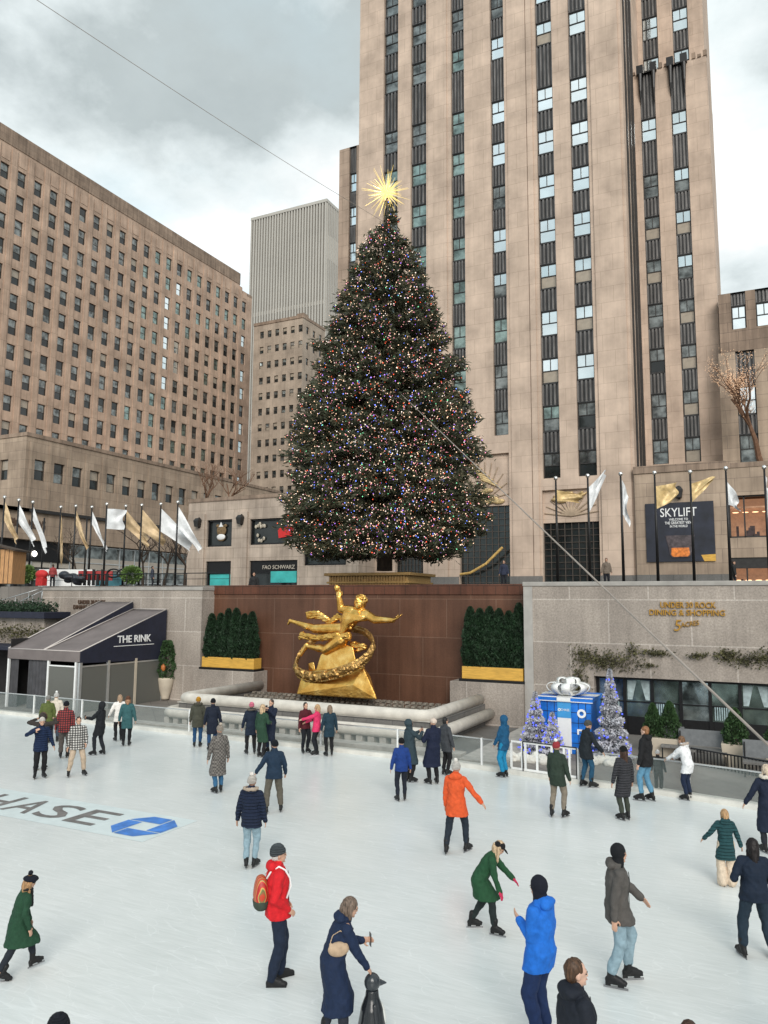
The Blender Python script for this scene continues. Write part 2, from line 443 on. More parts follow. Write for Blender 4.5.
EYE = plain('dark_eye', (.02, .015, .012), .2, 0, .1, 5, 0)
def person(px, py, H, face, label, coat=None, pants=(.02, .022, .03), lf=(-.10, 0, 0), rf=(.10, 0, 0), lean=0, crouch=0,
           lh=(-.29, .07, .83), rh=(.29, .07, .83), hp=0, ht=0, hem=.80, wide=1.0, hat=None, hair=None, hood=None, boots='skate',
           vox=None, gloves=None, scarf=None, pwide=1.0, skin=None, pos=None, pom=None, fur=None, mit=None, beard=False, quilt=None, flare=0, group='skaters on the ice', tw=0):
    """face: 0 = back to the camera, 90 = facing right, 180 = facing the camera, -90 = facing left"""
    g = Vector(pos) if pos else at(px, py, Z=0)
    va = math.atan2(g.y, g.x); rz = va - rad(face) - PI / 2
    D = g.xy.length; s = H / 1.75
    vox = vox or (.0105 if D < 13 else (.0125 if D < 18 else .0145))
    skin = skin or SKIN
    lift = .055 if boots != 'shoe' else 0
    A = [Vector((f[0], f[1] - .02, f[2] + .10 + lift)) for f in (lf, rf)]
    hx = (A[0].x + A[1].x) / 2 * .8; hy = (A[0].y + A[1].y) / 2 + math.sin(rad(lean)) * -.10
    hz = .94 + lift * .7 - crouch
    for a in A:
        dd = math.hypot(a.x - hx, a.y - hy); hz = min(hz, a.z + math.sqrt(max(.845 ** 2 - dd * dd, .2)))
    C = Vector((hx, hy, hz)); l = rad(lean)
    U = Vector((0, math.sin(l), math.cos(l))); X = Vector((math.cos(rad(tw)), math.sin(rad(tw)), 0)); X = (X - U * X.dot(U)).normalized(); Fw = U.cross(X)
    X0 = Vector((1, 0, 0))
    hips = [C + Vector((-.09, 0, 0)), C + Vector((.09, 0, 0))]
    knees = []
    for i in range(2):
        k, A[i] = ik(hips[i], A[i], .43, .42, (-.1 if i == 0 else .1, 1, 0)); knees.append(k)
    sh = [C + U * .452 - X * .160 * wide ** .5, C + U * .452 + X * .160 * wide ** .5]
    elb, wr = [], []
    for i, h in enumerate((lh, rh)):
        e, w = ik(sh[i], Vector(h) + Vector((0, 0, C.z - .94)), .285, .255, ((-.5 if i == 0 else .5), -1, -.35)); elb.append(e); wr.append(w)
    neck = C + U * .53
    hd = Matrix.Rotation(rad(ht), 3, 'Z') @ Matrix.Rotation(-rad(lean * .45 + hp), 3, 'X')
    hc = neck + (U * .6 + hd @ Vector((0, 0, .4))).normalized() * .135 + hd @ Vector((0, .012, 0))
    HP = lambda x, y, z: hc + hd @ Vector((x, y, z))
    # ---- body (one continuous surface)
    b = MB()
    def torso(mb, k, ex, top=True, lo=-.08):
        prof = [(lo, .15, .105), (.06, .152, .108), (.18, .137, .10), (.33, .155, .112), (.42, .14, .10), (.475, .095, .08), (.5, .06, .06)]
        mb.loft([(C + U * h, X0.lerp(X, max(0, min(1, h / .4))), Fw, (rx * (1 if ex == 0 else 1)) * k + ex, ry * k + ex * .9) for h, rx, ry in prof])
    torso(b, .95, 0)
    b.ell(C + Vector((0, 0, -.03)), (.15, .11, .12))
    b.capsule(C + U * .46, neck + U * .06, .065, .052)
    for i in range(2):
        b.capsule(C + U * .46, sh[i], .065, .056); b.capsule(sh[i], elb[i], .054, .042); b.capsule(elb[i], wr[i], .041, .028)
        inward = (Vector((C.x, C.y, wr[i].z)) - wr[i]) + Vector((0, 0, -.05))
        hand(b, wr[i], wr[i] - elb[i], inward)
        b.capsule(hips[i], knees[i], .085, .058); b.capsule(knees[i], A[i], .055, .036)
        b.capsule(A[i], A[i] + Vector((0, .05, -.05)), .03, .022)
    b.ell(HP(0, -.008, .022), (.074, .092, .098), hd); b.ell(HP(0, .022, -.045), (.056, .064, .068), hd)
    b.ell(HP(0, .088, -.012), (.012, .019, .024), hd, 8, 6); b.ell(HP(0, .07, .022), (.05, .024, .014), hd, 10, 6)
    b.ell(HP(0, .078, -.052), (.024, .012, .01), hd, 8, 6); b.ell(HP(0, .07, -.09), (.022, .018, .016), hd, 8, 6)
    for q in (() if hood == 'up' or (hat and hat[1] == 'balaclava') else (-1, 1)): b.ell(HP(q * .075, -.005, -.008), (.011, .02, .03), hd, 8, 6)
    body = b.remesh('person', skin, vox if D < 13 else .0125, it=2)
    body.location = g; body.rotation_euler = (0, 0, rz); body.scale = (s, s, s)
    tag(body, label, 'person', group)
    fold = (.015 if D < 13 else .016, (9, 9, 5))
    # eyes
    e = MB()
    for q in (-1, 1):
        e.ell(HP(q * .03, .078, .004), (.011, .008, .006), hd, 8, 5)
    e.build('eyes', EYE, body, True)
    if D < 13:
        e = MB()
        for q in (-1, 1): e.capsule(HP(q * .018, .091, .024), HP(q * .046, .082, .022), .004, .003, 6)
        e.build('eyebrows', cloth((.05, .03, .02)), body, True)
        e = MB(); e.ell(HP(0, .089, -.05), (.021, .006, .005), hd, 10, 5); e.build('mouth', plain('lips', (.4, .14, .11), .5, 0, .05, 5, 0), body, True)
    # trousers
    t = MB(); t.ell(C + Vector((0, 0, -.03)), (.165, .13, .13))
    for i in range(2):
        t.capsule(hips[i], knees[i], .098 * pwide ** .5, .072 * pwide)
        lo = A[i].lerp(knees[i], .16 if boots != 'shoe' else .0) if pwide < 1.25 else A[i] + Vector((0, 0, -.05))
        t.capsule(knees[i], lo, .07 * pwide, .057 * pwide if pwide < 1.25 else .085 * pwide)
    pm = pants if not isinstance(pants, tuple) or len(pants) == 3 else pants
    t.remesh('trousers', cloth(pants, .85), vox, body, 2, .5, fold)
    # boots
    bm_, bl_ = boot_mesh(boots)
    for i, f in enumerate((lf, rf)):
        o = bpy.data.objects.new('boot', bm_); COL.objects.link(o); o.parent = body
        o.location = (A[i].x, A[i].y + .02, A[i].z - .10 - lift); yw = (f[3] if len(f) > 3 else (14 if i == 0 else -14)); pt = f[4] if len(f) > 4 else 0
        o.rotation_euler = (rad(pt), 0, rad(yw))
        if bl_:
            k = bpy.data.objects.new('blade', bl_); COL.objects.link(k); k.parent = o
    # coat
    if coat:
        m_ = coat if not isinstance(coat, tuple) else cloth(coat, .8, quilt)
        c = MB(); ex = .028
        torso(c, 1.0 * wide, ex, lo=-.02)
        c.capsule(C + U * .44, neck + U * .03, .095, .074)
        for i in range(2):
            c.capsule(C + U * .43 + (sh[i] - C - U * .452) * .3, sh[i], .085, .07); c.capsule(sh[i], elb[i], .071, .06); c.capsule(elb[i], wr[i], .059, .047)
        # skirt part, follows the thighs
        rings = []; top = C.z + .04; nz = 7; hm = hem * 1.0
        for j in range(nz):
            z = top + (hm - top) * j / (nz - 1)
            if z > C.z: cx, cy = C.x, C.y; sp = 0; spy = 0
            else:
                pts = []
                for i in range(2):
                    if z > knees[i].z: tt = (C.z - z) / max(C.z - knees[i].z, .01); pts.append(hips[i].lerp(knees[i], tt))
                    else: tt = (knees[i].z - z) / max(knees[i].z - A[i].z, .01); pts.append(knees[i].lerp(A[i], min(tt, 1)))
                cx = (pts[0].x + pts[1].x) / 2; cy = (pts[0].y + pts[1].y) / 2
                sp = abs(pts[0].x - pts[1].x) / 2 - .09; spy = abs(pts[0].y - pts[1].y) / 2
            q = j / (nz - 1)
            off = U * max(z - C.z, 0) if z > C.z else Vector((0, 0, 0))
            rings.append(((cx + off.x, cy + off.y, z), X0, Vector((0, 1, 0)), (.158 * wide + ex + max(sp, 0) * .8 + flare * q), (.115 * wide + ex + spy * .75 + flare * q * .8)))
        c.loft(rings[::-1], 22)
        if hood == 'down':
            c.ell(neck + U * .0 - Fw * .085, (.13, .075, .07)); c.ell(neck - Fw * .03 + U * .005, (.115, .1, .055))
        elif hood == 'up':
            c.ell(HP(0, -.036, .014), (.112, .112, .138), hd); c.ell(HP(0, -.06, .03), (.09, .11, .12), hd); c.capsule(neck, HP(0, -.03, -.03), .1, .1)
        elif hood == 'collar':
            c.capsule(neck - U * .02, neck + U * .045, .085, .08)
        c.remesh('coat', m_, vox, body, 3, .5, fold)
        if D < 13.5 and hood != 'none':
            z = MB(); p0 = C + Fw * (.115 * wide + ex) * 1.0
            z.tube([C + U * .02 + Fw * (.118 * wide + ex * .95 + .004), C + U * .2 + Fw * (.102 * wide + ex * .95 + .006), C + U * .33 + Fw * (.113 * wide + ex * .95 + .006), C + U * .45 + Fw * (.093 * wide + ex + .006)], .005, 6)
            z.build('zip', M['black'], body, True)
    if fur:
        f_ = MB()
        for j in range(26):
            a = 2 * PI * j / 26
            if hood == 'up': p = HP(.105 * math.cos(a), .035 + RNG.uniform(-.01, .01), .01 + .125 * math.sin(a)); r = .026
            else: p = neck + X * .13 * math.cos(a) + Fw * (-.06 + .10 * math.sin(a)) + U * (.03 + RNG.uniform(-.01, .01)); r = .032
            f_.ell(p, (r * RNG.uniform(.8, 1.3),) * 3, None, 8, 5)
        f_.remesh('fur_trim', cloth(fur), .014, body, 1, .4, (.012, (40, 40, 40)))
    if scarf:
        f_ = MB(); f_.ell(neck + U * .035, (.098, .098, .045)); f_.ell(neck + U * .03 + Fw * .07, (.05, .04, .04))
        f_.capsule(neck + Fw * .09, C + U * .3 + Fw * .15 + X * .04, .03, .035)
        f_.remesh('scarf', cloth(scarf), .014, body, 2, .5, (.008, (20, 20, 20)))
    if gloves:
        gl = MB()
        for i in range(2):
            inward = (Vector((C.x, C.y, wr[i].z)) - wr[i]) + Vector((0, 0, -.05))
            gb = MB(); hand(gb, wr[i], wr[i] - elb[i], inward, .35, 1.25); gb.capsule(wr[i] - (wr[i] - elb[i]).normalized() * .04, wr[i] + (wr[i] - elb[i]).normalized() * .02, .04, .036)
            gb.remesh('glove', cloth(gloves), .011, body, 1)
    if hair:
        col, style = hair
        h = MB()
        if hood != 'up':
            if style == 'short':
                h.ell(HP(0, -.022, .04), (.079, .094, .092), hd); h.ell(HP(0, -.045, -.01), (.076, .062, .075), hd)
            else:
                h.ell(HP(0, -.022, .035), (.086, .098, .1), hd)
                ln = {'bob': .10, 'long': .24, 'tail': .05}[style]
                base = HP(0, -.055, -.02); low = base + Vector((0, -.02, -ln)) + (-U + Vector((0, 0, 1))) * 0
                h.capsule(base, low, .082, .06)
                for q in (-1, 1): h.capsule(HP(q * .07, -.01, .03), HP(q * .08, -.01, -.03) + Vector((0, -.01, -ln * .8)), .028, .02)
        else:
            for q in (-1, 1): h.capsule(HP(q * .055, .05, .03), HP(q * .06, .06, -.1), .02, .014)
        h.remesh('hair', cloth(col, .5, ('hair', 0, 0)), .011, body, 2, .5, (.009, (38, 38, 8)))
    if hat:
        col, style = hat
        h = MB(); tb = hd @ Matrix.Rotation(rad(14), 3, 'X')
        hx_, hy_, hz_ = tb @ Vector((1, 0, 0)), tb @ Vector((0, 1, 0)), tb @ Vector((0, 0, 1))
        if style == 'beret':
            h.ell(HP(0, -.01, .075), (.135, .14, .06), hd @ Matrix.Rotation(.2, 3, 'X')); h.ell(HP(0, -.005, .04), (.088, .104, .05), hd)
        elif style == 'cap':
            prof = [(.02, .087, .104), (.06, .088, .104), (.1, .072, .085), (.125, .035, .04)]
            h.loft([(HP(0, -.008, 0) + hz_ * z, hx_, hy_, a, b_) for z, a, b_ in prof]); h.ell(HP(0, .12, .035), (.062, .065, .01), hd @ Matrix.Rotation(-.25, 3, 'X'))
        elif style == 'balaclava':
            h.ell(HP(0, -.012, .03), (.088, .102, .112), hd); h.ell(HP(0, -.005, -.06), (.078, .08, .075), hd); h.capsule(neck, HP(0, -.01, -.08), .082, .08)
        else:
            prof = [(.008, .086, .102), (.02, .092, .109), (.05, .093, .11), (.06, .088, .104), (.095, .079, .094), (.128, .055, .066), (.148, .02, .024)]
            h.loft([(HP(0, -.008, 0) + hz_ * z, hx_, hy_, a, b_) for z, a, b_ in prof])
        pt = ('quilt', col, 12) if style == 'beanie' else None
        ho = h.remesh('hat', cloth(col, .9, pt), .011, body, 1, .5, (.003, (30, 30, 30)))
        if pom:
            p = MB(); p.ell(HP(0, -.012, 0) + hz_ * .175, (.042, .042, .042), None, 12, 8)
            p.remesh('pompom', cloth(pom), .01, ho, 0, .5, (.012, (50, 50, 50)))
    return dict(body=body, C=C, U=U, X=X, F=Fw, wr=wr, elb=elb, sh=sh, neck=neck, HP=HP, hd=hd, s=s, g=g, rz=rz)

def world(P, v):
    return P['g'] + Matrix.Rotation(P['rz'], 3, 'Z') @ (Vector(v) * P['s'])

NAVY = (.012, .022, .055); BLK = (.012, .012, .014); JEAN = (.06, .14, .26); LJEAN = (.22, .31, .36); KHAKI = (.13, .115, .09)
UP = .55
# near figures
P1 = person(17, 976, 1.30, 80, 'child in dark green coat and big black beret skating at the left edge', coat=(.018, .07, .035), pants=(.02, .025, .035), lf=(-.1, .30, .06, 10, 8), rf=(.10, -.30, .02, -10, -20), lean=14, hem=.56, flare=.05,
       hat=((.008, .01, .02), 'beret'), hair=((.3, .17, .08), 'long'), scarf=(.02, .02, .02), lh=(-.2, .2, .85), rh=(.24, .12, .86), hp=12, pom=(.01, .012, .02))
person(58, 0, 1.74, 10, 'person in black knit hat cut off by the bottom edge', coat=BLK, hat=((.01, .012, .02), 'beanie'), pos=at(58, 1012, Z=1.80) * Vector((1, 1, 0)), lf=(-.1, 0, 0), rf=(.1, .1, 0))
P3 = person(273, 982, 1.80, 82, 'bearded man in red jacket and grey beanie wearing a backpack', coat=(.56, .012, .018), pants=(.014, .024, .05), hem=.83, hat=((.085, .10, .11), 'beanie'), hair=((.5, .48, .45), 'short'),
       boots='shoe', lf=(-.10, .12, 0), rf=(.12, -.02, 0), lh=(-.17, .13, .98), rh=(.17, .15, .96), hood='down', wide=1.12, pwide=1.1, vox=.0095)
P4 = person(0, 0, 1.64, 78, 'woman in long navy hooded coat leaning onto a penguin skating aid', coat=(.012, .026, .07), pants=(.03, .035, .05), hem=.40, lean=20, pos=at(333, 1046, Z=0), hair=((.17, .12, .09), 'bob'),
       hood='down', rh=(.14, .42, .84), lh=(-.1, .38, 1.12), lf=(-.1, -.08, 0), rf=(.1, .12, 0), hp=8, wide=1.05, vox=.0095)
P6 = person(0, 0, 1.86, -62, 'person in bright blue jacket with black balaclava hood', coat=(.012, .13, .52), pants=(.012, .03, .1), pos=at(541, 1046, Z=0), hem=.80, hat=((.01, .012, .022), 'balaclava'),
       lh=(-.04, .22, 1.22), rh=(.27, .04, .86), wide=1.08, pwide=1.2, hood='down', vox=.0095, hp=6)
P7 = person(0, 0, 1.80, 62, 'man with short brown hair in black jacket at the bottom edge', coat=(.012, .016, .026), pos=at(577, 957, Z=1.83) * Vector((1, 1, 0)), hair=((.085, .045, .025), 'short'), hood='down', wide=1.15, vox=.009, ht=-12, skin=SKIN2)
P8 = person(616, 984, 1.80, 84, 'man in grey jacket and black beanie gliding in light blue jeans', coat=(.11, .10, .092), pants=LJEAN, hem=.80, hat=((.012, .013, .016), 'balaclava'), hood='down',
       lf=(-.10, .18, .02), rf=(.12, -.06, 0), lh=(-.24, .38, .98), rh=(.26, -.03, .82), wide=1.12, pwide=1.1, lean=3, vox=.0095)
P9 = person(488, 932, 1.50, 95, 'woman bent forward in green coat with long blond hair and black cap', coat=(.018, .085, .035), pants=(.02, .03, .03), lean=33, crouch=.05, hem=.60, flare=.05, lf=(-.12, -.30, 0), rf=(.12, .14, 0),
       hat=((.012, .012, .014), 'cap'), hair=((.42, .3, .19), 'long'), lh=(-.18, .5, .86), rh=(.22, .26, .72), gloves=(.5, .03, .09), hp=22)
P10 = person(457, 853, 1.80, 12, 'skater in orange hooded coat and white knit hat', coat=(.60, .085, .022), pants=(.02, .03, .045), hem=.72, hat=((.6, .57, .53), 'beanie'), pom=(.6, .57, .53), lf=(-.19, -.12, 0, 5), rf=(.17, .14, 0, -22),
       lh=(-.25, .08, .85), rh=(.52, -.05, .98), hood='down', flare=.02)
P24 = person(249, 868, 1.70, 16, 'woman in navy puffer jacket and white bobble hat in pale jeans', coat=(.012, .022, .055), quilt=('quilt', 0, 5), pants=LJEAN, hem=.78, hat=((.58, .53, .48), 'beanie'), pom=(.6, .56, .52), fur=(.35, .28, .22), hood='down', lf=(-.06, 0, 0), rf=(.1, .05, 0), wide=1.1)
P20 = person(727, 886, 1.34, -14, 'girl in teal quilted coat and cream wide trousers', coat=(.022, .085, .095), quilt=('quilt', 0, 4), pants=(.58, .47, .36), pwide=1.35, hem=.60, hair=((.33, .2, .10), 'tail'), lh=(-.46, .1, 1.0), rh=(.40, .05, .80), hood='down', flare=.03, lf=(-.1, .0, 0), rf=(.12, 0, 0))
P21 = person(757, 958, 1.66, -16, 'woman with long black hair in black sweater and jeans', coat=(.010, .020, .042), pants=(.018, .035, .055), hem=.84, hair=((.012, .008, .008), 'long'), lf=(-.20, 0, 0), rf=(.22, .02, 0), lh=(-.24, .20, 1.05), rh=(.24, .2, 1.05), hood='none', wide=1.15, pwide=1.15)
P19 = person(770, 853, 1.76, -20, 'person in long navy coat with cream collar at the right edge', coat=(.012, .02, .045), hem=.42, fur=(.6, .54, .46), hair=((.45, .36, .27), 'tail'), lh=(-.42, .1, .9), hood='down')
person(0, 0, 1.7, -80, 'arm of a skater in black reaching in from the right edge', coat=BLK, pos=at(843, 1004, Z=1.0) * Vector((1, 1, 0)), lh=(-.32, .46, .85), rh=(-.05, .55, 1.0), lean=10, hair=((.02, .015, .012), 'short'))
person(0, 0, 1.66, 20, 'brown haired skater whose crown shows at the bottom edge', coat=(.1, .06, .04), pos=at(690, 1017, Z=1.70) * Vector((1, 1, 0)), hair=((.06, .03, .02), 'short'))
# middle distance
P11 = person(558, 817, 1.74, 24, 'man in dark green jacket and striped bobble hat', coat=(.03, .05, .035), pants=(.26, .22, .17), hem=.74, hat=((.42, .05, .06), 'beanie'), pom=(.7, .68, .65), lf=(-.13, -.06, 0), rf=(.14, .06, 0), lh=(-.24, .1, .85))
P12 = person(504, 777, 1.74, -60, 'skater in blue hooded suit standing beside the glass boards', coat=(.012, .10, .22), pants=(.01, .19, .36), hood='up', hem=.78, lh=(-.15, .25, .85), rh=(.16, .25, .85), hp=20, pwide=1.15)
P13 = person(586, 787, 1.80, 62, 'grey haired person in dark coat leaning beside the giant gift', coat=(.014, .02, .026), pants=(.02, .09, .17), hem=.76, lean=10, hat=((.13, .13, .12), 'beanie'), lh=(-.2, .22, .9), rh=(.28, .36, .92), lf=(-.1, -.05, 0), rf=(.14, .1, 0), wide=1.1)
P14 = person(625, 820, 1.68, -35, 'woman in long dark grey puffer coat and black cap', coat=(.05, .05, .058), quilt=('quilt', 0, 5), pants=(.05, .06, .045), hem=.55, hat=((.012, .012, .012), 'beanie'), hair=((.06, .03, .02), 'long'), lf=(-.09, 0, 0), rf=(.11, .03, 0))
P16 = person(647, 801, 1.88, -68, 'man with short red hair in black jacket and blue jeans', coat=(.014, .014, .016), pants=(.10, .24, .36), hem=.82, hair=((.28, .13, .06), 'short'), hood='down', lf=(-.1, .1, 0), rf=(.1, -.08, 0), skin=SKIN2, wide=1.1)
P17 = person(659, 793, 1.12, 10, 'small child in black snowsuit and white hat behind the man in jeans', coat=(.012, .012, .013), pants=(.012, .012, .013), hat=((.7, .7, .7), 'beanie'), pwide=1.15)
P18 = person(688, 800, 1.62, -60, 'woman in white jacket holding on to the boards', coat=(.72, .72, .73), pants=(.014, .025, .06), hem=.74, lean=16, hair=((.2, .11, .06), 'short'), lh=(-.16, .55, 1.0), rh=(.18, .5, .98), fur=(.4, .33, .28), hood='down')
P25 = person(273, 813, 1.70, -8, 'man in navy fleece and khaki trousers with arm held out', coat=(.014, .035, .07), pants=KHAKI, hem=.84, hat=((.01, .014, .022), 'beanie'), lf=(-.18, -.02, 0), rf=(.2, .05, 0), lh=(-.44, .12, .92), rh=(.3, .1, .9), pwide=1.15, wide=1.1)
P26 = person(218, 793, 1.74, -22, 'woman in grey houndstooth coat and knit hat', coat=cloth((.23, .21, .19), .85, ('check', (.07, .062, .058), 21)), pants=(.04, .14, .27), hem=.46, hat=((.36, .31, .26), 'beanie'), pom=(.4, .34, .28), lf=(-.08, .0, 0), rf=(.1, .06, 0), flare=.03)
P35 = person(401, 801, 1.56, -12, 'skater in royal blue jacket with pale shirt hem', coat=(.012, .05, .24), pants=(.014, .018, .03), hem=.84, hat=((.01, .01, .012), 'beanie'), lf=(-.1, 0, 0), rf=(.12, .04, 0))
P36 = person(410, 782, 1.72, 60, 'person in long slate coat holding up a phone', coat=(.035, .06, .075), pants=BLK, hem=.52, hood='up', lh=(-.08, .34, 1.36), rh=(.1, .36, 1.36), wide=1.1)
P37 = person(433, 784, 1.80, -32, 'tall person in long navy coat and peaked cap', coat=(.010, .016, .045), pants=BLK, hem=.46, hat=((.55, .45, .38), 'cap'), lh=(-.16, .3, 1.15), rh=(.18, .1, .85), lf=(-.11, .02, 0), rf=(.13, .0, 0), flare=.03, wide=1.1)
P38 = person(446, 775, 1.66, 50, 'skater in charcoal jacket behind the long navy coat', coat=(.06, .065, .075), pants=BLK, hair=((.02, .018, .018), 'short'), hem=.72)
# pairs in front of the basin
P27 = person(197, 747, 1.70, 6, 'person in olive parka and mustard beanie with back turned', coat=(.075, .075, .055), pants=(.016, .07, .17), hem=.70, hat=((.60, .29, .03), 'beanie'), hood='down', fur=(.09, .08, .06), wide=1.1)
P28 = person(212, 751, 1.74, 0, 'man in knee length navy coat beside the mustard beanie', coat=(.010, .016, .034), pants=(.016, .06, .15), hem=.58, hat=((.012, .014, .02), 'beanie'), lf=(-.11, -.06, 0), rf=(.08, .04, 0))
P29 = person(250, 754, 1.68, -8, 'woman in navy coat and bright pink hat', coat=(.012, .022, .045), pants=BLK, hem=.64, hat=((.80, .20, .30), 'beanie'), fur=(.13, .11, .09), hood='down', lf=(-.12, 0, 0), rf=(.15, 0, 0))
P30 = person(261, 757, 1.68, 40, 'person in long bottle green coat turned to a friend', coat=(.025, .07, .04), pants=BLK, hem=.50, hair=((.4, .28, .17), 'long'), lean=6, rh=(.15, .3, 1.1))
P31 = person(270, 753, 1.76, -150, 'person in long dark navy coat lifting a phone to the face', coat=(.012, .02, .045), pants=(.014, .03, .07), hem=.42, hair=((.06, .04, .03), 'short'), lh=(-.08, .28, 1.42), rh=(.1, .28, 1.42))
P32 = person(305, 753, 1.66, 150, 'person in dark maroon top and slate skirt facing the rink', coat=(.10, .012, .02), pants=(.012, .014, .02), hem=.86, hair=((.03, .022, .02), 'short'), lh=(-.12, .34, 1.15))
P33 = person(316, 755, 1.64, -78, 'woman in hot pink jacket reaching out an arm', coat=(.62, .035, .12), pants=(.014, .016, .022), hem=.82, hair=((.38, .24, .13), 'bob'), lh=(-.1, .55, 1.18), rh=(.12, .4, 1.08))
P34 = person(329, 756, 1.64, -14, 'person in dark teal coat right of the pink jacket', coat=(.016, .045, .07), pants=BLK, hem=.66, hair=((.24, .17, .12), 'bob'))
# left cluster
P39 = person(39, 778, 1.68, 172, 'person in navy puffer jacket and white beanie facing the camera', coat=(.010, .025, .075), quilt=('quilt', 0, 5), pants=BLK, hem=.80, hat=((.72, .66, .6), 'beanie'), lh=(-.34, .14, .9), rh=(.22, .2, 1.38), lf=(-.12, .0, 0), rf=(.12, .02, 0), wide=1.1)
P40 = person(40, 770, 1.66, 20, 'person in dark coat with fur hood behind the navy puffer', coat=(.05, .04, .035), pants=BLK, hood='up', fur=(.13, .08, .05), lh=(-.3, .2, 1.5), rh=(.3, .2, 1.5))
P41 = person(46, 743, 1.64, 10, 'person in olive green jacket and grey beanie by the boards', coat=(.12, .15, .04), pants=BLK, hat=((.30, .29, .27), 'beanie'), wide=1.15)
P42 = person(54, 742, 1.72, 0, 'person in cream jacket and white bobble hat by the boards', coat=(.62, .55, .46), pants=(.06, .08, .11), hat=((.7, .68, .65), 'beanie'), pom=(.7, .7, .68))
P43 = person(63, 758, 1.78, 8, 'man in red plaid shirt with back turned', coat=cloth((.34, .05, .045), .85, ('plaid', (.015, .015, .02), 4.5)), pants=(.12, .10, .09), hem=.80, hat=((.012, .014, .02), 'beanie'), lf=(-.08, 0, 0), rf=(.12, .04, 0), pwide=1.15, wide=1.15)
P44 = person(76, 776, 1.68, 168, 'man in black and white plaid jacket and beige trousers', coat=cloth((.55, .53, .5), .85, ('plaid', (.012, .012, .012), 4.5)), pants=(.44, .34, .25), hem=.80, hair=((.04, .025, .02), 'short'), lf=(-.22, 0, 0), rf=(.22, 0, 0), lh=(-.2, .2, .95), rh=(.3, .06, .86), pwide=1.1, wide=1.15)
P45 = person(99, 755, 1.70, -58, 'person in black hooded coat raising a phone', coat=(.012, .014, .018), pants=(.018, .022, .03), hem=.66, hood='up', lh=(-.12, .44, 1.2), rh=(.22, .1, .86), lf=(-.12, .12, 0), rf=(.12, -.08, 0))
P46 = person(126, 746, 1.70, 4, 'woman in teal coat with a brown hat', coat=(.045, .14, .15), pants=BLK, hem=.62, hat=((.22, .10, .06), 'beanie'), hair=((.3, .16, .09), 'bob'), lf=(-.1, 0, 0), rf=(.1, .02, 0))
P47 = person(118, 741, 1.64, -10, 'person in white jacket half hidden behind the teal coat', coat=(.74, .70, .66), pants=BLK, hem=.74, hair=((.3, .2, .13), 'bob'), lh=(-.34, .15, .95))

# extras worn or held
bp = empty('backpack', P3['g'], P3['rz'], 'striped red green and yellow backpack on the man in red', 'backpack'); bp.scale = (P3['s'],) * 3
q = MB(); c = P3['C'] + P3['U'] * .23 - P3['F'] * .215
q.loft([(c + Vector((0, 0, z)), (1, 0, 0), (0, 1, 0), a, b_) for z, a, b_ in ((-.22, .09, .06), (-.18, .13, .09), (-.05, .145, .105), (.08, .135, .09), (.16, .10, .065), (.19, .05, .03))])
m, nt, b = nodes('striped_backpack'); v = coords(nt)
w = N(nt, 'ShaderNodeTexWave', wave_type='BANDS', bands_direction='X'); w.inputs['Scale'].default_value = 5; w.inputs['Distortion'].default_value = 1.2; nt.links.new(v, w.inputs['Vector'])
nt.links.new(ramp(nt, w.outputs['Fac'], [(.0, (.35, .02, .02)), (.35, (.55, .03, .02)), (.5, (.6, .42, .12)), (.7, (.10, .16, .06)), (.9, (.5, .05, .02))]), b.inputs['Base Color'])
q.remesh('pack', m, .012, bp, 2)
q = MB(); q.loft([(c + Vector((0, -.0, z)), (1, 0, 0), (0, 1, 0), a, b_) for z, a, b_ in ((-.235, .09, .06), (-.2, .135, .095), (-.12, .148, .11), (-.1, .13, .09))]); q.remesh('pocket', cloth((.06, .08, .06)), .012, bp, 2)
for sx in (-1, 1):
    q = MB(); q.tube([c + Vector((sx * .09, .06, .17)), c + Vector((sx * .1, .12, .27)), P3['neck'] + Vector((sx * .115, -.0, .015)), P3['neck'] + Vector((sx * .125, .08, -.03)), P3['C'] + P3['U'] * .4 + Vector((sx * .125, .145, 0)), P3['C'] + P3['U'] * .3 + Vector((sx * .135, .16, 0)), P3['C'] + P3['U'] * .16 + Vector((sx * .17, .10, 0))], .013, 8)
    q.build('strap', M['white'], bp, True)
# penguin aid
wp = (world(P4, P4['wr'][1] + Vector((0, .07, 0)))); 
pg = empty('skating_aid', (wp.x, wp.y, 0), P4['rz'], 'black and white penguin shaped skating aid under her hand', 'skating aid'); pg.scale = (.84, .84, .95)
q = MB(); q.loft([((0, 0, z), (1, 0, 0), (0, 1, 0), a, b_) for z, a, b_ in ((.0, .17, .17), (.06, .2, .2), (.25, .2, .19), (.45, .16, .15), (.58, .10, .095), (.66, .085, .085))]); q.remesh('penguin_body', plain('glossy_black_plastic', (.015, .017, .02), .18, 0, .1, 5, 0), .014, pg, 3)
q = MB(); q.ell((0, .0, .74), (.105, .115, .11)); q.capsule((0, .08, .73), (0, .20, .715), .05, .012); q.remesh('penguin_head', plain('glossy_dark_plastic', (.03, .035, .04), .18, 0, .1, 5, 0), .012, pg, 2)
q = MB(); q.ell((0, .055, .30), (.14, .15, .24)); q.build('belly', plain('white_plastic', (.7, .7, .66), .25, 0, .03, 5, 0), pg, True)
for sx in (-1, 1):
    q = MB(); q.capsule((sx * .15, 0, .52), (sx * .21, .02, .26), .03, .02); q.build('wing', plain('black_plastic_wing', (.02, .022, .026), .2, 0, .1, 5, 0), pg, True)
    q = MB(); q.ell((sx * .07, .13, .02), (.06, .09, .02)); q.build('foot', plain('orange_plastic', (.55, .2, .03), .4, 0, .05, 5, 0), pg, True)
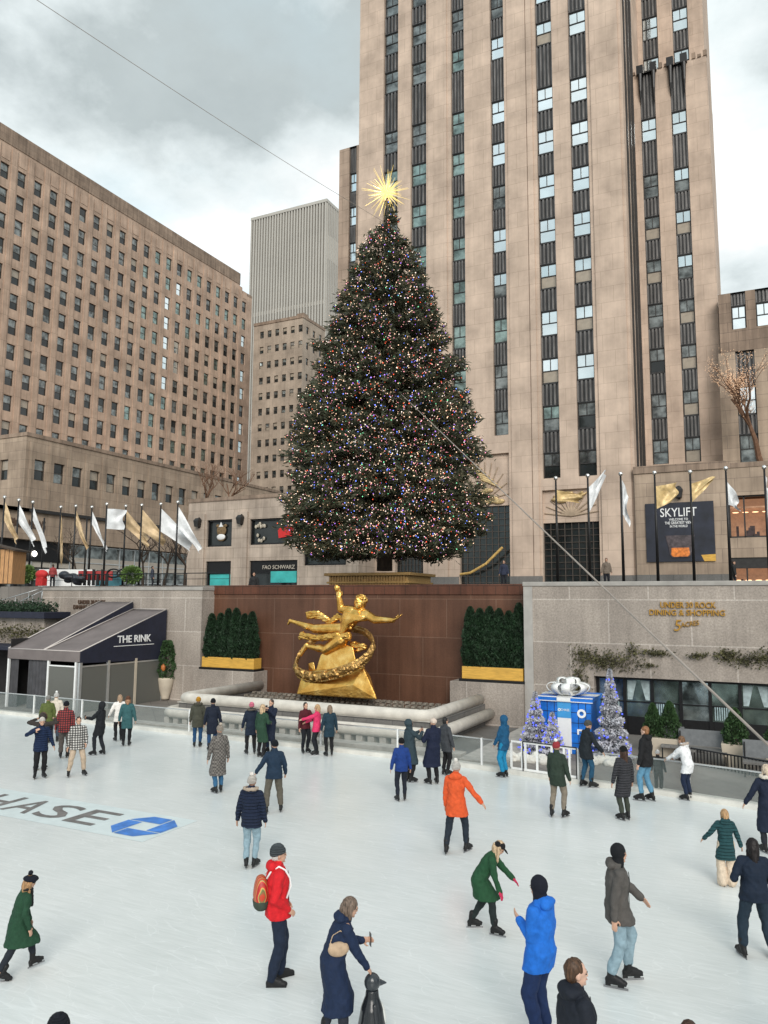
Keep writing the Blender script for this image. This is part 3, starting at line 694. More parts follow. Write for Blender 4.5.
# phones
for P, i, lb in ((P36, 0, 'phone held up by the person in long slate coat'), (P45, 0, 'phone held by the person in black hooded coat'), (P31, 0, 'phone at the face of the dark navy coat'), (P4, 0, 'phone in the hand of the woman in long navy coat')):
    w_ = world(P, P['wr'][i] + (P['wr'][i] - P['elb'][i]).normalized() * .11)
    q = MB(); q.box(-.038, .038, -.005, .005, -.075, .075)
    o = q.build('phone', plain('phone_case', (.02, .02, .022), .3, 0, .1, 5, 0), None, loc=w_, rz=P['rz'], bevel=.006); tag(o, lb, 'phone')
# handbag
w_ = world(P4, P4['C'] + P4['X'] * .18 + Vector((0, .05, .22)))
q = MB(); q.ell((0, 0, 0), (.05, .13, .085)); q.tube([(0, -.11, .04), (0, -.07, .16), (0, .02, .2), (0, .1, .14), (0, .11, .04)], .009, 8)
o = q.remesh('handbag', cloth((.42, .30, .2), .7), .012, None, 2); o.location = w_; o.rotation_euler = (0, 0, P4['rz']); tag(o, 'tan handbag hanging at the side of the woman in navy', 'handbag')
GL = 6.0
# ================================================================== ground, ice, boards
def sheet(name, x0, x1, y0, y1, z, mat):
    q = MB(); q.quad((x0, y0, z), (x1, y0, z), (x1, y1, z), (x0, y1, z)); o = q.build(name, mat); o['kind'] = 'structure'; return o
sheet('ground', -1200, 1200, -600, 1800, -.62, M['paving'])
RIM = [(-52, 20), (-44, 24.3), (-36, 24.3), (-31.0, 24.2), (-26.6, 24.1), (-22.95, 23.9), (-19.95, 23.8), (-17.35, 23.68), (-14.95, 23.6), (-11.65, 23.5), (-9.2, 23.35), (-7.45, 23.1), (-5.0, 22.68),
       (-3.5, 22.55), (-2.55, 22.42), (-1.6, 22.22), (-.4, 21.95), (1.2, 21.2), (3.6, 19.3), (5.5, 16.2), (6.6, 12.6), (6.8, 9), (6.2, 4), (4, 0), (0, -2), (-30, -2), (-48, 2), (-54, 10)]
def crom(P, n=4, lo=0, hi=None):
    out = []; k = len(P); hi = k - 1 if hi is None else hi
    for i in range(lo, hi):
        p0, p1, p2, p3 = [Vector(P[j % k]) for j in (i - 1, i, i + 1, i + 2)]
        for j in range(n):
            t = j / n
            out.append(.5 * ((2 * p1) + (p2 - p0) * t + (2 * p0 - 5 * p1 + 4 * p2 - p3) * t * t + (3 * p1 - 3 * p2 + p3 - p0) * t ** 3))
    out.append(Vector(P[hi % k])); return out
loop = crom(RIM, 4, 0, len(RIM))[:-1]
q = MB(); q.add([(p.x, p.y, 0) for p in loop], [tuple(range(len(loop)))]); o = q.build('ice', M['ice']); o['kind'] = 'structure'
# terrace outside the rink
q = MB(); q.box(-60, 14, 24.6, 33, -.6, -.06, 0)
q.box(-8.9, 14, 21.2, 26, -.6, -.055, 0)
o = q.build('terrace', M['paving']); o['kind'] = 'structure'
# kick board ring
path = crom(RIM, 6, 1, 22)
def offset(path, d):
    out = []
    for i, p in enumerate(path):
        t = (path[min(i + 1, len(path) - 1)] - path[max(i - 1, 0)]).normalized()
        out.append(p + Vector((-t.y, t.x)) * d)
    return out
def ribbonwall(mb, path, d0, d1, z0, z1, m=0):
    a = offset(path, d0); b = offset(path, d1)
    vs = [(p.x, p.y, z0) for p in a] + [(p.x, p.y, z1) for p in a] + [(p.x, p.y, z0) for p in b] + [(p.x, p.y, z1) for p in b]
    n = len(a); fs = []
    for i in range(n - 1):
        fs += [(i, i + 1, n + i + 1, n + i), (2 * n + i, 2 * n + i + 1, 3 * n + i + 1, 3 * n + i), (n + i, n + i + 1, 3 * n + i + 1, 3 * n + i)]
    fs += [(0, n, 3 * n, 2 * n), (n - 1, 2 * n - 1, 4 * n - 1, 3 * n - 1)]
    mb.add(vs, fs, m)
q = MB(); ribbonwall(q, path, -.02, .30, -.3, .13); o = q.build('kerb', plain('white_kerb', (.62, .60, .55), .6, 0, .12, 3)); tag(o, 'low pale concrete kerb running round the ice under the glass boards', 'kerb')
# arc length parametrisation
acc = [0]
for i in range(1, len(path)): acc.append(acc[-1] + (path[i] - path[i - 1]).length)
def sub(s0, s1):
    def pt(s):
        for i in range(1, len(acc)):
            if acc[i] >= s: return path[i - 1].lerp(path[i], (s - acc[i - 1]) / (acc[i] - acc[i - 1]))
        return path[-1]
    return [pt(s0)] + [path[i] for i in range(len(path)) if s0 < acc[i] < s1] + [pt(s1)]
def s_of(x):
    best = min(range(len(path)), key=lambda i: abs(path[i].x - x) + (0 if i < len(path) * .8 else 99)); return acc[best]
gate0, gate1 = s_of(at(514, 774, Z=0).x), s_of(at(574, 785, Z=0).x)
bd = empty('glass_boards', (0, 0, 0), 0, 'clear glass rink boards on white posts curving round the ice', 'rink boards')
s = 0; k = 0
marks = []
while s < acc[-1] - 2:
    e = s + 3.0
    if s < gate0 < e + .4: e = gate0
    marks.append((s, min(e, acc[-1])))
    s = e
    if abs(s - gate0) < .01: s = gate1
for s0, s1 in marks:
    P = sub(s0, s1)
    q = MB(); ribbonwall(q, P, .10, .115, .13, .90); q.build('glass_panel', M['clear'], bd)
    q = MB(); ribbonwall(q, P, .08, .135, .90, .935); q.build('top_rail', M['alu'], bd)
    p = P[0]; q = MB(); a = math.atan2((P[1] - P[0]).y, (P[1] - P[0]).x)
    q.box(-.024, .024, -.035, .035, 0, .96); o = q.build('post', M['white'], bd, loc=(offset(P, .108)[0].x, offset(P, .108)[0].y, .125), rz=a); 
    o.scale = (1, 1, .85)
P = sub(gate0, gate1); g0, g1 = P[0], P[-1]; a = math.atan2((g1 - g0).y, (g1 - g0).x); L = (g1 - g0).length
gt = empty('rink_gate', (g0.x, g0.y, 0), a, 'white framed gate with upright bars in the rink boards before the gift', 'gate')
q = MB(); q.box(0, L, .08, .12, .93, .98); q.box(0, L, .08, .12, .14, .2); q.build('rail', M['white'], gt)
for t in (0, .17, .22, .4, .62, .8, .88, .995):
    q = MB(); q.box(t * L - .03, t * L + .03, .08, .12, .2, .93); q.build('upright', M['white'], gt)
q = MB(); 
for x0 in (.19 * L, .985 * L): q.box(x0 - .012, x0 + .012, .05, .075, .1, 1.0)
q.box(.19 * L, .985 * L, .05, .075, .98, 1.005); q.box(.19 * L, .985 * L, .05, .075, .1, .125); q.build('frame', M['black'], gt)

# ice lettering: parallel to the wall
def icetext(ch, cx):
    t = textmesh(ch, 1.55, 0, M['icegrey'], 'letter', None, .93 if ch != 'C' else .95, 0, 1, .012)
    ys = [v.co.y for v in t.data.vertices]; k = 1.06 / (max(ys) - min(ys)); mid = (max(ys) + min(ys)) / 2
    for v in t.data.vertices: v.co.y = (v.co.y - mid) * k
    t.location = (cx, 13.93, .012); return t
ic = empty('ice_logo_lettering', (-15, 13.93, 0), 0, 'dark grey word painted on the ice in a pale band', 'ice lettering')
for ch, cx in (('E', -14.5), ('S', -15.58), ('A', -16.62), ('H', -17.75), ('C', -18.9)):
    t = icetext(ch, cx); t.parent = ic; t.matrix_parent_inverse = Matrix.Translation((15, -13.93, 0))
q = MB(); q.quad((-19.9, 13.05, 0), (-12.1, 13.05, 0), (-12.1, 14.85, 0), (-19.9, 14.85, 0)); o = q.build('painted_band', M['icepale'], ic); o.matrix_parent_inverse = Matrix.Translation((15, -13.93, 0)); o.location = (0, 0, .004)
lg = empty('ice_emblem', (-12.88, 13.93, .012), 0, 'blue octagon emblem of four blocks painted on the ice', 'emblem')
oc = []
R = .69; h = R * .42
for kq in range(4):
    a = kq * PI / 2
    poly = [(-R, h + .02), (-h, R), (R * .40, R), (R * .40 - .0, R * .43), (-R, R * .43)]
    poly = [(-R * .44, R), (R * .42, R), (R * .42, R * .45), (-R * .86, R * .45 + .12)]
    poly = [(-R * .47, R), (R * .33, R), (R * .33, R * .40), (-R * 1.0, R * .40)]
    q = MB(); q.add([(x * math.cos(a) - y * math.sin(a), x * math.sin(a) + y * math.cos(a), 0) for x, y in poly], [(3, 2, 1, 0)]); q.build('block', M['iceblue'], lg)

# ================================================================== sunken plaza walls
YW = 32.0
def slab(name, x0, x1, y0, y1, z0, z1, mat, label, cat='wall'):
    q = MB(); q.box(x0, x1, y0, y1, z0, z1); o = q.build(name, mat, bevel=.02); return tag(o, label, cat)
# street level slab (retaining mass behind the walls)
q = MB(); q.box(-400, 300, 36.0, 700, -.6, GL); q.box(-400, 300, 34.2, 36.0, -.6, 5.0); q.box(12.1, 300, 20, 34.2, -.6, 5.0); q.box(-400, -52.1, 26, 34.2, -.6, 5.0); o = q.build('street_level', M['paving']); o['kind'] = 'structure'
# right granite wall with the opening
x0w, x1w = -9.13, 12
ox0, ox1, oz1 = at(594, 676, Y=YW).x, 10.5, 2.2
wr_ = empty('granite_wall', (0, YW, 0), 0, 'grey granite wall with gold lettering over the dark restaurant windows', 'wall')
q = MB()
for a_ in ((x0w, ox0, -.6, 5.8), (ox0, ox1, oz1, 5.8), (ox1, x1w, -.6, 5.8)): q.box(a_[0], a_[1], 0, 2.2, a_[2], a_[3])
q.build('wall_face', M['granite'], wr_)
q = MB(); q.box(x0w - .04, x1w, -.05, 2.25, 5.8, 5.98); q.build('coping', plain('granite_coping', (.33, .31, .285), .7, 0, .15, 2, .2), wr_, bevel=.02)
q = MB(); q.box(x0w, x0w + .38, -.05, -.0, -.6, 5.78); q.build('edge_strip', plain('pale_granite', (.36, .34, .315), .75, 0, .12, 2, .2), wr_)
for i, (t, w_, px, py, sz) in enumerate((('UNDER 30 ROCK', 2.0, 687.5, 605.3, .31), ('DINING & SHOPPING', 2.72, 686.5, 613.0, .31))):
    p = at(px, py, Y=YW); o = textmesh(t, sz, .03, M['gold_letter'], 'lettering', wr_, w_, 0, 1, .005); o.location = (p.x, -.04, p.z); o.rotation_euler = (PI / 2, 0, 0)
p = at(677, 626, Y=YW); o = textmesh('5', .62, .03, M['gold_letter'], 'lettering', wr_, .28, .2); o.location = (p.x, -.04, p.z); o.rotation_euler = (PI / 2, 0, 0)
p = at(690, 624, Y=YW); o = textmesh('ACRES', .26, .03, M['gold_letter'], 'lettering', wr_, .66, .1); o.location = (p.x, -.04, p.z); o.rotation_euler = (PI / 2, -.16, 0)
# restaurant window wall
rw = empty('window_wall', (0, YW + .5, 0), 0, 'dark framed restaurant window wall under the granite', 'window wall')
q = MB(); q.box(ox0, ox1, .35, .4, -.5, oz1); q.build('dark_backing', M['dark'], rw)
xx = ox0; W = 1.05; i = 0
while xx < ox1 - .5:
    q = MB(); q.box(xx, xx + .12, -.1, .12, -.5, oz1); q.build('mullion', M['black'], rw)
    f = MB(); f.box(xx + .12, xx + W, -.04, .02, oz1 - .12, oz1 - .02); f.box(xx + .12, xx + W, -.04, .02, oz1 - 1.0, oz1 - .95); f.box(xx + .12, xx + W, -.04, .02, -.5, oz1 - 1.55); fr = f.build('frame', M['black'], rw)
    g_ = MB(); g_.quad((xx + .12, 0, oz1 - 1.55), (xx + W, 0, oz1 - 1.55), (xx + W, 0, oz1 - .1), (xx + .12, 0, oz1 - .1)); g_.build('pane', M['g_teal'] if i % 3 else M['g_sky2'], fr)
    if i % 2 == 0:
        c_ = MB(); 
        for j in range(9): c_.box(xx + .2 + j * .08, xx + .24 + j * .08, -.03, -.015, oz1 - 1.5, oz1 - 1.0 + .0 * j)
        c_.build('curtain_and_reflection', plain('pale_reflection_bars', (.32, .42, .44), .6, 0, .3, 6, 0), fr)  # pale upright bars imitate reflections in the pane
    elif i % 4 == 1:
        c_ = MB(); c_.add([(xx + .16, -.02, oz1 - .9), (xx + .34, -.02, oz1 - .9), (xx + .52, -.02, oz1 - .15), (xx + .16, -.02, oz1 - .15)], [(0, 1, 2, 3)]); c_.add([(xx + W - .04, -.02, oz1 - .9), (xx + W - .2, -.02, oz1 - .9), (xx + .66, -.02, oz1 - .15), (xx + W - .04, -.02, oz1 - .15)], [(0, 1, 2, 3)]); c_.build('curtain_and_reflection', plain('slanted_reflection', (.35, .43, .44), .6, 0, .3, 6, 0), fr)  # slanted pale sheets imitate bright reflections on the glass
    xx += W; i += 1
# left granite wall
xl0, xl1 = -38.1, -26.27
wl = empty('granite_wall', (0, YW, 0), 0, 'grey granite wall with dark lettering behind the rink tent', 'wall')
q = MB(); q.box(xl0, xl1, 0, 2.2, -.6, 5.65); q.build('wall_face', M['granite'], wl)
q = MB(); q.box(xl0, xl1 + .04, -.05, 2.25, 5.65, 5.82); q.build('coping', plain('granite_coping', (.33, .31, .285), .7, 0, .15, 2, .2), wl, bevel=.02)
for (t, w_, px, py) in (('UNDER 30 ROCK', 2.1, 92.0, 602.3), ('DINING & SHOPPING', 2.9, 92.5, 607.3)):
    p = at(px, py, Y=YW); o = textmesh(t, .31, .03, M['dark_letter'], 'lettering', wl, w_, 0, 1, .005); o.location = (p.x, -.04, p.z); o.rotation_euler = (PI / 2, 0, 0)
# red granite fountain wall
pw = empty('fountain_wall', (0, 33, 0), 0, 'red brown polished granite wall behind the golden statue', 'wall')
q = MB(); q.box(xl1, x0w, 0, 1.2, -.6, 5.45); q.build('wall_face', M['redgranite'], pw)
q = MB(); q.box(xl1, x0w, -.06, 1.25, 5.45, 5.92); q.build('top_band', M['redband'], pw, bevel=.02)
# granite planter blocks either side
slab('planter_block', x0w - 3.28, x0w - .01, 31.78, 32.98, -.6, 1.72, M['granite'], 'grey granite plinth under the right hand hedge planter', 'plinth')
slab('planter_block', -26.55, -22.75, 31.78, 32.98, -.6, 1.62, M['granite'], 'grey granite plinth under the left hand hedge planter', 'plinth')

# ================================================================== planting helpers
def leafcloud(name, P, Nn, size, mat, parent=None, asp=2.2, tri=False):
    """P (n,3) centres, Nn (n,3) pointing dirs; quads along dir"""
    n = len(P); d = Nn / (np.linalg.norm(Nn, axis=1, keepdims=True) + 1e-9)
    r = NR.normal(size=(n, 3)); s_ = np.cross(d, r); s_ /= (np.linalg.norm(s_, axis=1, keepdims=True) + 1e-9)
    sz = (np.asarray(size) * NR.uniform(.6, 1.4, n))[:, None]
    a = P - d * sz * .5; b_ = P + d * sz * .5; w = s_ * sz / asp * .5
    V = np.stack([a, P + w, b_, P - w], 1)
    return rawquads(name, V, mat, None, parent)
def cone_shrub(name, h, r, n, mat, leaf, label=None, cat=None, loc=(0, 0, 0), group=None, power=.5, base=.0):
    t = NR.uniform(0, 1, n) ** .8; a = NR.uniform(0, 2 * PI, n)
    lump = 1 + .10 * np.sin(a * 5 + t * 17) + .08 * np.sin(t * 23 + a * 2)
    prof = np.minimum(1, (1 - t) ** power * 1.15) * (0.8 + .2 * np.minimum(t * 6, 1))
    rr = r * prof * lump * NR.uniform(.72, 1.03, n)
    P = np.stack([rr * np.cos(a), rr * np.sin(a), base + t * h], 1)
    D_ = np.stack([np.cos(a) * .55, np.sin(a) * .55, np.full(n, .8)], 1) + NR.normal(size=(n, 3)) * .35
    root = empty(name, loc, 0, label, cat, group)
    leafcloud('foliage', P, D_, leaf, mat, root, 1.7)
    q = MB(); q.tube([(0, 0, 0), (0, 0, base + h * .9)], [r * .1, r * .02], 6); q.build('stem', M['bark'], root)
    return root
# box planters with hedge columns
def hedge(x0, x1, y, zb, heights, words):
    bx = empty('planter_box', ((x0 + x1) / 2, y, zb), 0, 'ochre wooden planter box %s' % words, 'planter'); w = (x1 - x0) / 2
    q = MB(); q.box(-w, w, -.33, .33, .1, .62); q.build('box_body', M['yellow'], bx, bevel=.015)
    q = MB(); q.box(-w - .1, w + .1, -.42, .42, 0, .1); q.build('base_ledge', M['black'], bx)
    q = MB(); q.box(-w + .05, w - .05, -.28, .28, .62, .63); q.build('soil', M['bark'], bx)
    return bx
hx0, hx1 = at(463, 665, Y=32.3).x, x0w - .04
hedge(hx0 + .05, hx1 - .05, 32.35, 1.73, 5, 'under the right row of columnar evergreens')
lx0, lx1 = at(201, 651, Y=32.3).x + .3, at(257, 663, Y=32.3).x
hedge(lx0, lx1, 32.35, 1.63, 5, 'under the left row of columnar evergreens')
arb = cone_shrub('columnar_evergreen', 2.62, .37, 9000, M['hedge'], .12, power=.42)
words = ('first', 'second', 'third', 'fourth', 'fifth', 'sixth')
n_ = 6
for side, (a0, a1, zb, word) in enumerate(((hx0 + .35, hx1 - .3, 2.3, 'right'), (lx0 + .35, lx1 - .35, 2.2, 'left'))):
    nn = 6 if side == 0 else 6
    for i in range(nn):
        o = arb if side == 0 and i == 0 else copy_tree(arb)
        o.location = (a0 + (a1 - a0) * i / (nn - 1), 32.35 + RNG.uniform(-.06, .06), zb); o.rotation_euler = (0, 0, RNG.uniform(0, 6)); k = RNG.uniform(.92, 1.06) * (1 if side == 0 else .92)
        o.scale = (1, 1, k)
        tag(o, '%s dark columnar evergreen from the left in the %s ochre planter' % (words[i], word), 'evergreen', 'columnar evergreens in the %s planter' % word)

# ivy on the wall
def ivy(pts, label):
    P = []; D_ = []
    for px, py, rx, rz_, n in pts:
        c = at(px, py, Y=YW - .08)
        for _ in range(n):
            P.append((c.x + RNG.gauss(0, rx), YW - .04 - abs(RNG.gauss(0, .07)), c.z + RNG.gauss(0, rz_))); D_.append((RNG.uniform(-1, 1), -.6, RNG.uniform(-1.2, .3)))
    o = leafcloud('ivy', np.array(P), np.array(D_), .085, M['ivy'], None, 1.5); tag(o, label, 'ivy')
ivy([(584, 655, .25, .16, 300), (600, 660, .35, .18, 480), (620, 662, .4, .2, 380), (578, 680, .2, .35, 380), (580, 700, .15, .3, 200), (632, 650, .12, .15, 120)], 'largest brown green ivy patch around the window corner')
ivy([(655, 653, .32, .07, 300), (648, 665, .18, .05, 90)], 'small ivy patch below the gold lettering')
ivy([(697, 656, .18, .06, 150), (706, 654, .05, .05, 20)], 'tiny ivy tuft right of the lettering')
ivy([(727, 655, .22, .12, 300), (745, 660, .35, .15, 260), (765, 658, .35, .14, 320), (790, 656, .4, .14, 240)], 'ivy patch at the right edge of the granite wall')

# ================================================================== basin with stone tubes
bs = empty('fountain_basin', (-17.2, 29, 0), 0, 'fountain basin rimmed by two stacked pale stone tubes', 'fountain basin')
def utube(z, r, out, name):
    x0, x1, y0, y1 = -5.1 - out, 6.15 + out, -2.9 - out, 2.75
    c = .35
    q = MB(); q.tube([(x0, y1, z), (x0, y0 + c, z), (x0 + c * .3, y0 + c * .3, z), (x0 + c, y0, z), (x1 - c, y0, z), (x1 - c * .3, y0 + c * .3, z), (x1, y0 + c, z), (x1, y1, z)], r, 18)
    q.build(name, M['concrete2'], bs, True)
utube(1.02, .225, 0, 'upper_tube'); utube(.46, .225, .46, 'lower_tube')
q = MB()
for i in range(26):
    x = -5.6 + i * .48; q.box(x, x + .26, -3.42, -3.0, -.06, .26)
q.build('base_pier', M['concrete'], bs)
q = MB(); q.box(-5.2, 6.25, -3.0, -2.7, -.3, .85); q.box(-5.35, -5.05, -2.7, 2.75, -.3, .85); q.box(6.1, 6.4, -2.7, 2.75, -.3, .85); q.build('shade_base_wall', M['granite_dark'], bs)  # dark stone stands in for the deep shadow between the tubes
q = MB(); q.box(-5.25, 6.3, -3.05, -2.6, .84, .87); q.build('recess_ledge', M['concrete'], bs)
q = MB(); q.box(-5.05, 6.1, -2.6, 2.75, -.3, .12); q.build('basin_floor', M['dark'], bs)
for k_ in range(5):
    q = MB(); y = -.6 + k_ * .62
    q.box(-5.0, 6.0, y, y + .05, .42 + k_ * .07, .46 + k_ * .07)
    for i in range(38):
        x = -4.9 + i * .285 + RNG.uniform(-.03, .03); q.box(x, x + .17, y - .07, y + .16, .46 + k_ * .07, .55 + k_ * .07)
    q.build('fountain_rack', plain('weathered_jets', (.22, .19, .155), .8, 0, .6, 7), bs)
# low terrace band and ledges between basin and boards
slab('terrace_step', -25.4, -9.2, 24.55, 25.1, -.06, .14, M['concrete'], 'low pale concrete ledge between the basin and the rink boards', 'ledge')
slab('terrace_step', -9.15, -7.7, 24.2, 31.7, -.06, .07, M['concrete'], 'pale paved strip right of the basin', 'ledge')
sh_ = MB(); sh_.box(-10.6, -9.2, 25.5, 31.7, -.058, -.04); o = sh_.build('dark_channel', M['granite_dark']); o['kind'] = 'structure'; o.name = 'water_channel'

# ================================================================== gilded statue
st = empty('gilded_statue', (-17.1, 30.2, 0), 0, 'gilded flying figure with a ring above a faceted golden mount', 'statue')
def sp(cx, cy, dy=0):      # from the enlarged view of the statue to its own plane
    p = at(280 + cx / 5.907, 575 + cy / 5.907, Y=30.2 + dy); return Vector((p.x + 17.1, dy, p.z))
q = MB()
mnt = [(95, 705, -.75), (575, 735, -.75), (590, 700, .6), (130, 690, .6)]
def hull(pts, name, vox=.035, parent=st, it=1):
    import bmesh
    bm = bmesh.new()
    for p in pts: bm.verts.new(p)
    bmesh.ops.convex_hull(bm, input=bm.verts); 
    me = bpy.data.meshes.new(name); bm.to_mesh(me); bm.free(); me.materials.append(M['gold'])
    o = bpy.data.objects.new(name, me); COL.objects.link(o); o.parent = parent
    b = o.modifiers.new('b', 'BEVEL'); b.width = .05; b.segments = 3
    return o
hull([sp(98, 705, -.8), sp(575, 735, -.8), sp(560, 700, .9), sp(110, 690, .9), sp(130, 585, -.45), sp(215, 560, -.5), sp(490, 545, -.45), sp(535, 600, -.3), sp(150, 560, .4), sp(490, 530, .4), sp(180, 640, -.72), sp(430, 650, -.78), sp(330, 590, -.6)], 'mount')
hull([sp(205, 590, -.45), sp(460, 560, -.4), sp(430, 420, -.1), sp(330, 400, -.15), sp(240, 470, -.2), sp(230, 520, .3), sp(440, 470, .3), sp(340, 400, .2)], 'peak')
hull([sp(165, 520, -.3), sp(200, 510, -.3), sp(215, 590, -.35), sp(170, 590, -.2), sp(190, 540, .2)], 'crag')
hull([sp(470, 535, -.3), sp(505, 540, -.25), sp(500, 600, -.2), sp(440, 600, -.4), sp(470, 560, .2)], 'crag')
q = MB(); q.box(-1.75, 1.85, -.95, .95, -.3, .62); q.build('plinth', M['granite_dark'], st, bevel=.03)
# ring: tilted annulus with relief
q = MB(); cen = sp(322, 452, 0); ua = (sp(548, 395, 0) - cen); pts = []
for i in range(72):
    a = 2 * PI * i / 72; cx = 322 + 232 * math.cos(a) * .985; cy = 455 + 128 * math.sin(a) - 62 * math.cos(a) + (18 * math.cos(a) ** 2)
    pts.append(sp(cx, cy, -.95 * math.sin(a)))
for i in range(72):
    p, p2 = pts[i], pts[(i + 1) % 72]; t = 1 if 0 < i < 36 else .62
    d_ = (p - cen).normalized()
    hgt = .21 * t
    q.capsule(p + Vector((0, 0, hgt)), p2 + Vector((0, 0, hgt)), .035, .035, 8); q.capsule(p - Vector((0, 0, hgt)), p2 - Vector((0, 0, hgt)), .035, .035, 8)
    q.capsule(p + Vector((0, 0, hgt * .5)), p2 - Vector((0, 0, hgt * .5)), .03, .03, 6)
    q.capsule(p, p2, .125 * t, .125 * t, 8)
    if t == 1: q.ell(p + Vector((0, -.08, RNG.uniform(-.14, .14))), (.10, .08, .09), None, 8, 5)
q.remesh('ring', M['ringgold'], .028, st, 1, .5, (.035, (14, 14, 14)))
# body
q = MB(); V = sp
neck_ = V(455, 205, -.05)
q.loft([(V(360, 380), Vector((.75, 0, .6)).normalized(), Vector((0, 1, 0)), .27, .24), (V(385, 345), Vector((.8, 0, .55)).normalized(), Vector((0, 1, 0)), .40, .31), (V(410, 300), Vector((.86, 0, .4)).normalized(), Vector((0, 1, 0)), .46, .33),
        (V(440, 262), Vector((.93, 0, -.1)).normalized(), Vector((0, 1, 0)), .64, .38), (V(458, 230), Vector((.95, 0, -.2)).normalized(), Vector((0, 1, 0)), .68, .34), (V(466, 206), Vector((.95, 0, -.25)).normalized(), Vector((0, 1, 0)), .24, .17)])
q.capsule(V(470, 215), V(474, 190), .15, .13)
q.ell(V(474, 165), (.28, .30, .31)); q.ell(V(466, 182, -.14), (.18, .18, .21)); q.ell(V(464, 180, -.33), (.04, .06, .06))
for i in range(34):     # curls
    a = RNG.uniform(0, 2 * PI); b2 = RNG.uniform(-.1, 1.4)
    q.ell(V(476, 158) + Vector((math.cos(a) * math.cos(b2) * .24, math.sin(a) * math.cos(b2) * .29 + .04, math.sin(b2) * .29)), (.08, .08, .07), None, 8, 5)
for x, y, rr in ((424, 250, .2), (476, 244, .2)): q.ell(V(x, y, -.18), (rr, .11, .16))
for x, y in ((405, 290), (425, 295), (398, 310), (416, 315)): q.ell(V(x, y, -.2), (.09, .06, .07))
q.capsule(V(430, 214), V(362, 200, -.05), .24, .19); q.capsule(V(362, 200, -.05), V(348, 130, -.15), .185, .12)      # raised arm
def bighand(mb, w, d, inward, sc):
    t_ = MB(); hand(t_, Vector((0, 0, 0)), Vector(d), Vector(inward), .3, 1.0)
    mb.add([Vector(w) + Vector(p) * sc for p in t_.v], t_.f)
bighand(q, V(348, 135, -.15), (-.1, 0, 1), (0, -1, .2), 3.2)
q.ell(V(335, 76, -.2), (.12, .11, .16))
q.capsule(V(500, 228), V(560, 264, -.1), .23, .18); q.capsule(V(560, 264, -.1), V(668, 268, -.3), .185, .11)      # stretched arm
bighand(q, V(664, 266, -.3), (1, -.1, .35), (0, -.3, 1), 3.2)
q.capsule(V(370, 322, .1), V(205, 318, .15), .31, .21); q.capsule(V(208, 318, .15), V(100, 282, .15), .20, .10); q.ell(V(170, 306, .15), (.3, .19, .17)); q.capsule(V(100, 282, .15), V(60, 270, .1), .10, .09); q.capsule(V(62, 270, .1), V(48, 290, .1), .09, .05)        # far leg
q.capsule(V(360, 385, -.12), V(275, 443, -.2), .35, .24); q.capsule(V(275, 440, -.2), V(165, 420, -.15), .21, .11); q.ell(V(235, 432, -.18), (.3, .2, .19)); q.capsule(V(160, 412, -.15), V(122, 474, -.2), .12, .075)   # near leg
q.remesh('figure', M['gold'], .022, st, 3)
q = MB()   # drapery
for dz in (0, 1, 2):
    q.capsule(V(410, 375 - dz * 12, -.28), V(330, 352 + dz * 8, -.33), .10, .10); q.capsule(V(330, 352 + dz * 8, -.33), V(220, 372 + dz * 4, -.28), .10, .095); q.capsule(V(220, 370 + dz * 5, -.28), V(130, 350 + dz * 9, -.15), .09, .08)
q.capsule(V(130, 352, -.1), V(118, 372, -.1), .13, .09)
for a_, b_, c_ in (((170, 235), (235, 235), (295, 275)), ((168, 245), (235, 248), (300, 285)), ((165, 228), (225, 222), (290, 265))):
    q.capsule(V(*a_, .3), V(*b_, .3), .11, .10); q.capsule(V(*b_, .3), V(*c_, .3), .10, .09)
for a_, b_, c_ in (((295, 280), (340, 240), (390, 265)), ((305, 285), (345, 252), (385, 280))):
    q.capsule(V(*a_, .3), V(*b_, .35), .1, .1); q.capsule(V(*b_, .35), V(*c_, .3), .1, .09)
q.capsule(V(430, 410, .1), V(500, 425, 0), .14, .12); q.capsule(V(500, 425, 0), V(450, 450, .1), .11, .09)
q.remesh('drapery', M['gold'], .024, st, 2, .5, (.045, (4, 4, 16)))

# ================================================================== tent
tx1, tx0, ty0, ty1 = -28.5, -33.35, 26.2, 31.85
tn = empty('rink_tent', (0, 0, 0), 0, 'taupe roofed tent with dark navy sides and white lettering', 'tent')
ze, zb1, zb2 = 2.72, 4.62, 5.02
xm = -30.9
def thick(mb, a, b_, c, d, t=.04, m=0):
    n = (Vector(b_) - Vector(a)).cross(Vector(d) - Vector(a)).normalized() * t
    V8 = [Vector(p) for p in (a, b_, c, d)]; V8 += [p + n for p in V8]
    mb.add(V8, [(0, 1, 2, 3), (4, 5, 6, 7), (0, 1, 5, 4), (1, 2, 6, 5), (2, 3, 7, 6), (3, 0, 4, 7)], m)
def sag(name, x0, x1, z0, z1):
    n, k = 10, 14; q = MB(); vs = []
    for i in range(n + 1):
        for j in range(k + 1):
            u, v = i / n, j / k; vs.append((x0 + (x1 - x0) * u, ty0 + (ty1 - ty0) * v, z0 + (z1 - z0) * v - .10 * math.sin(PI * u) * math.sin(PI * v) + .012 * noise.noise(Vector((u * 5, v * 6, x0)))))
    q.add(vs, [(i * (k + 1) + j, (i + 1) * (k + 1) + j, (i + 1) * (k + 1) + j + 1, i * (k + 1) + j + 1) for i in range(n) for j in range(k)])
    o = q.build(name, M['canvas'], tn, True); s_ = o.modifiers.new('s', 'SOLIDIFY'); s_.thickness = .03; return o
sag('roof_panel', tx0, xm, ze, zb2); sag('roof_panel', xm + .02, tx1, ze, zb1)
thickq = MB(); thick(thickq, (xm, ty0, ze - .02), (xm, ty1, ze + 1.0), (xm, ty1, zb2), (xm, ty0, ze), .03); thickq.build('roof_step', M['navy'], tn)
q = MB()
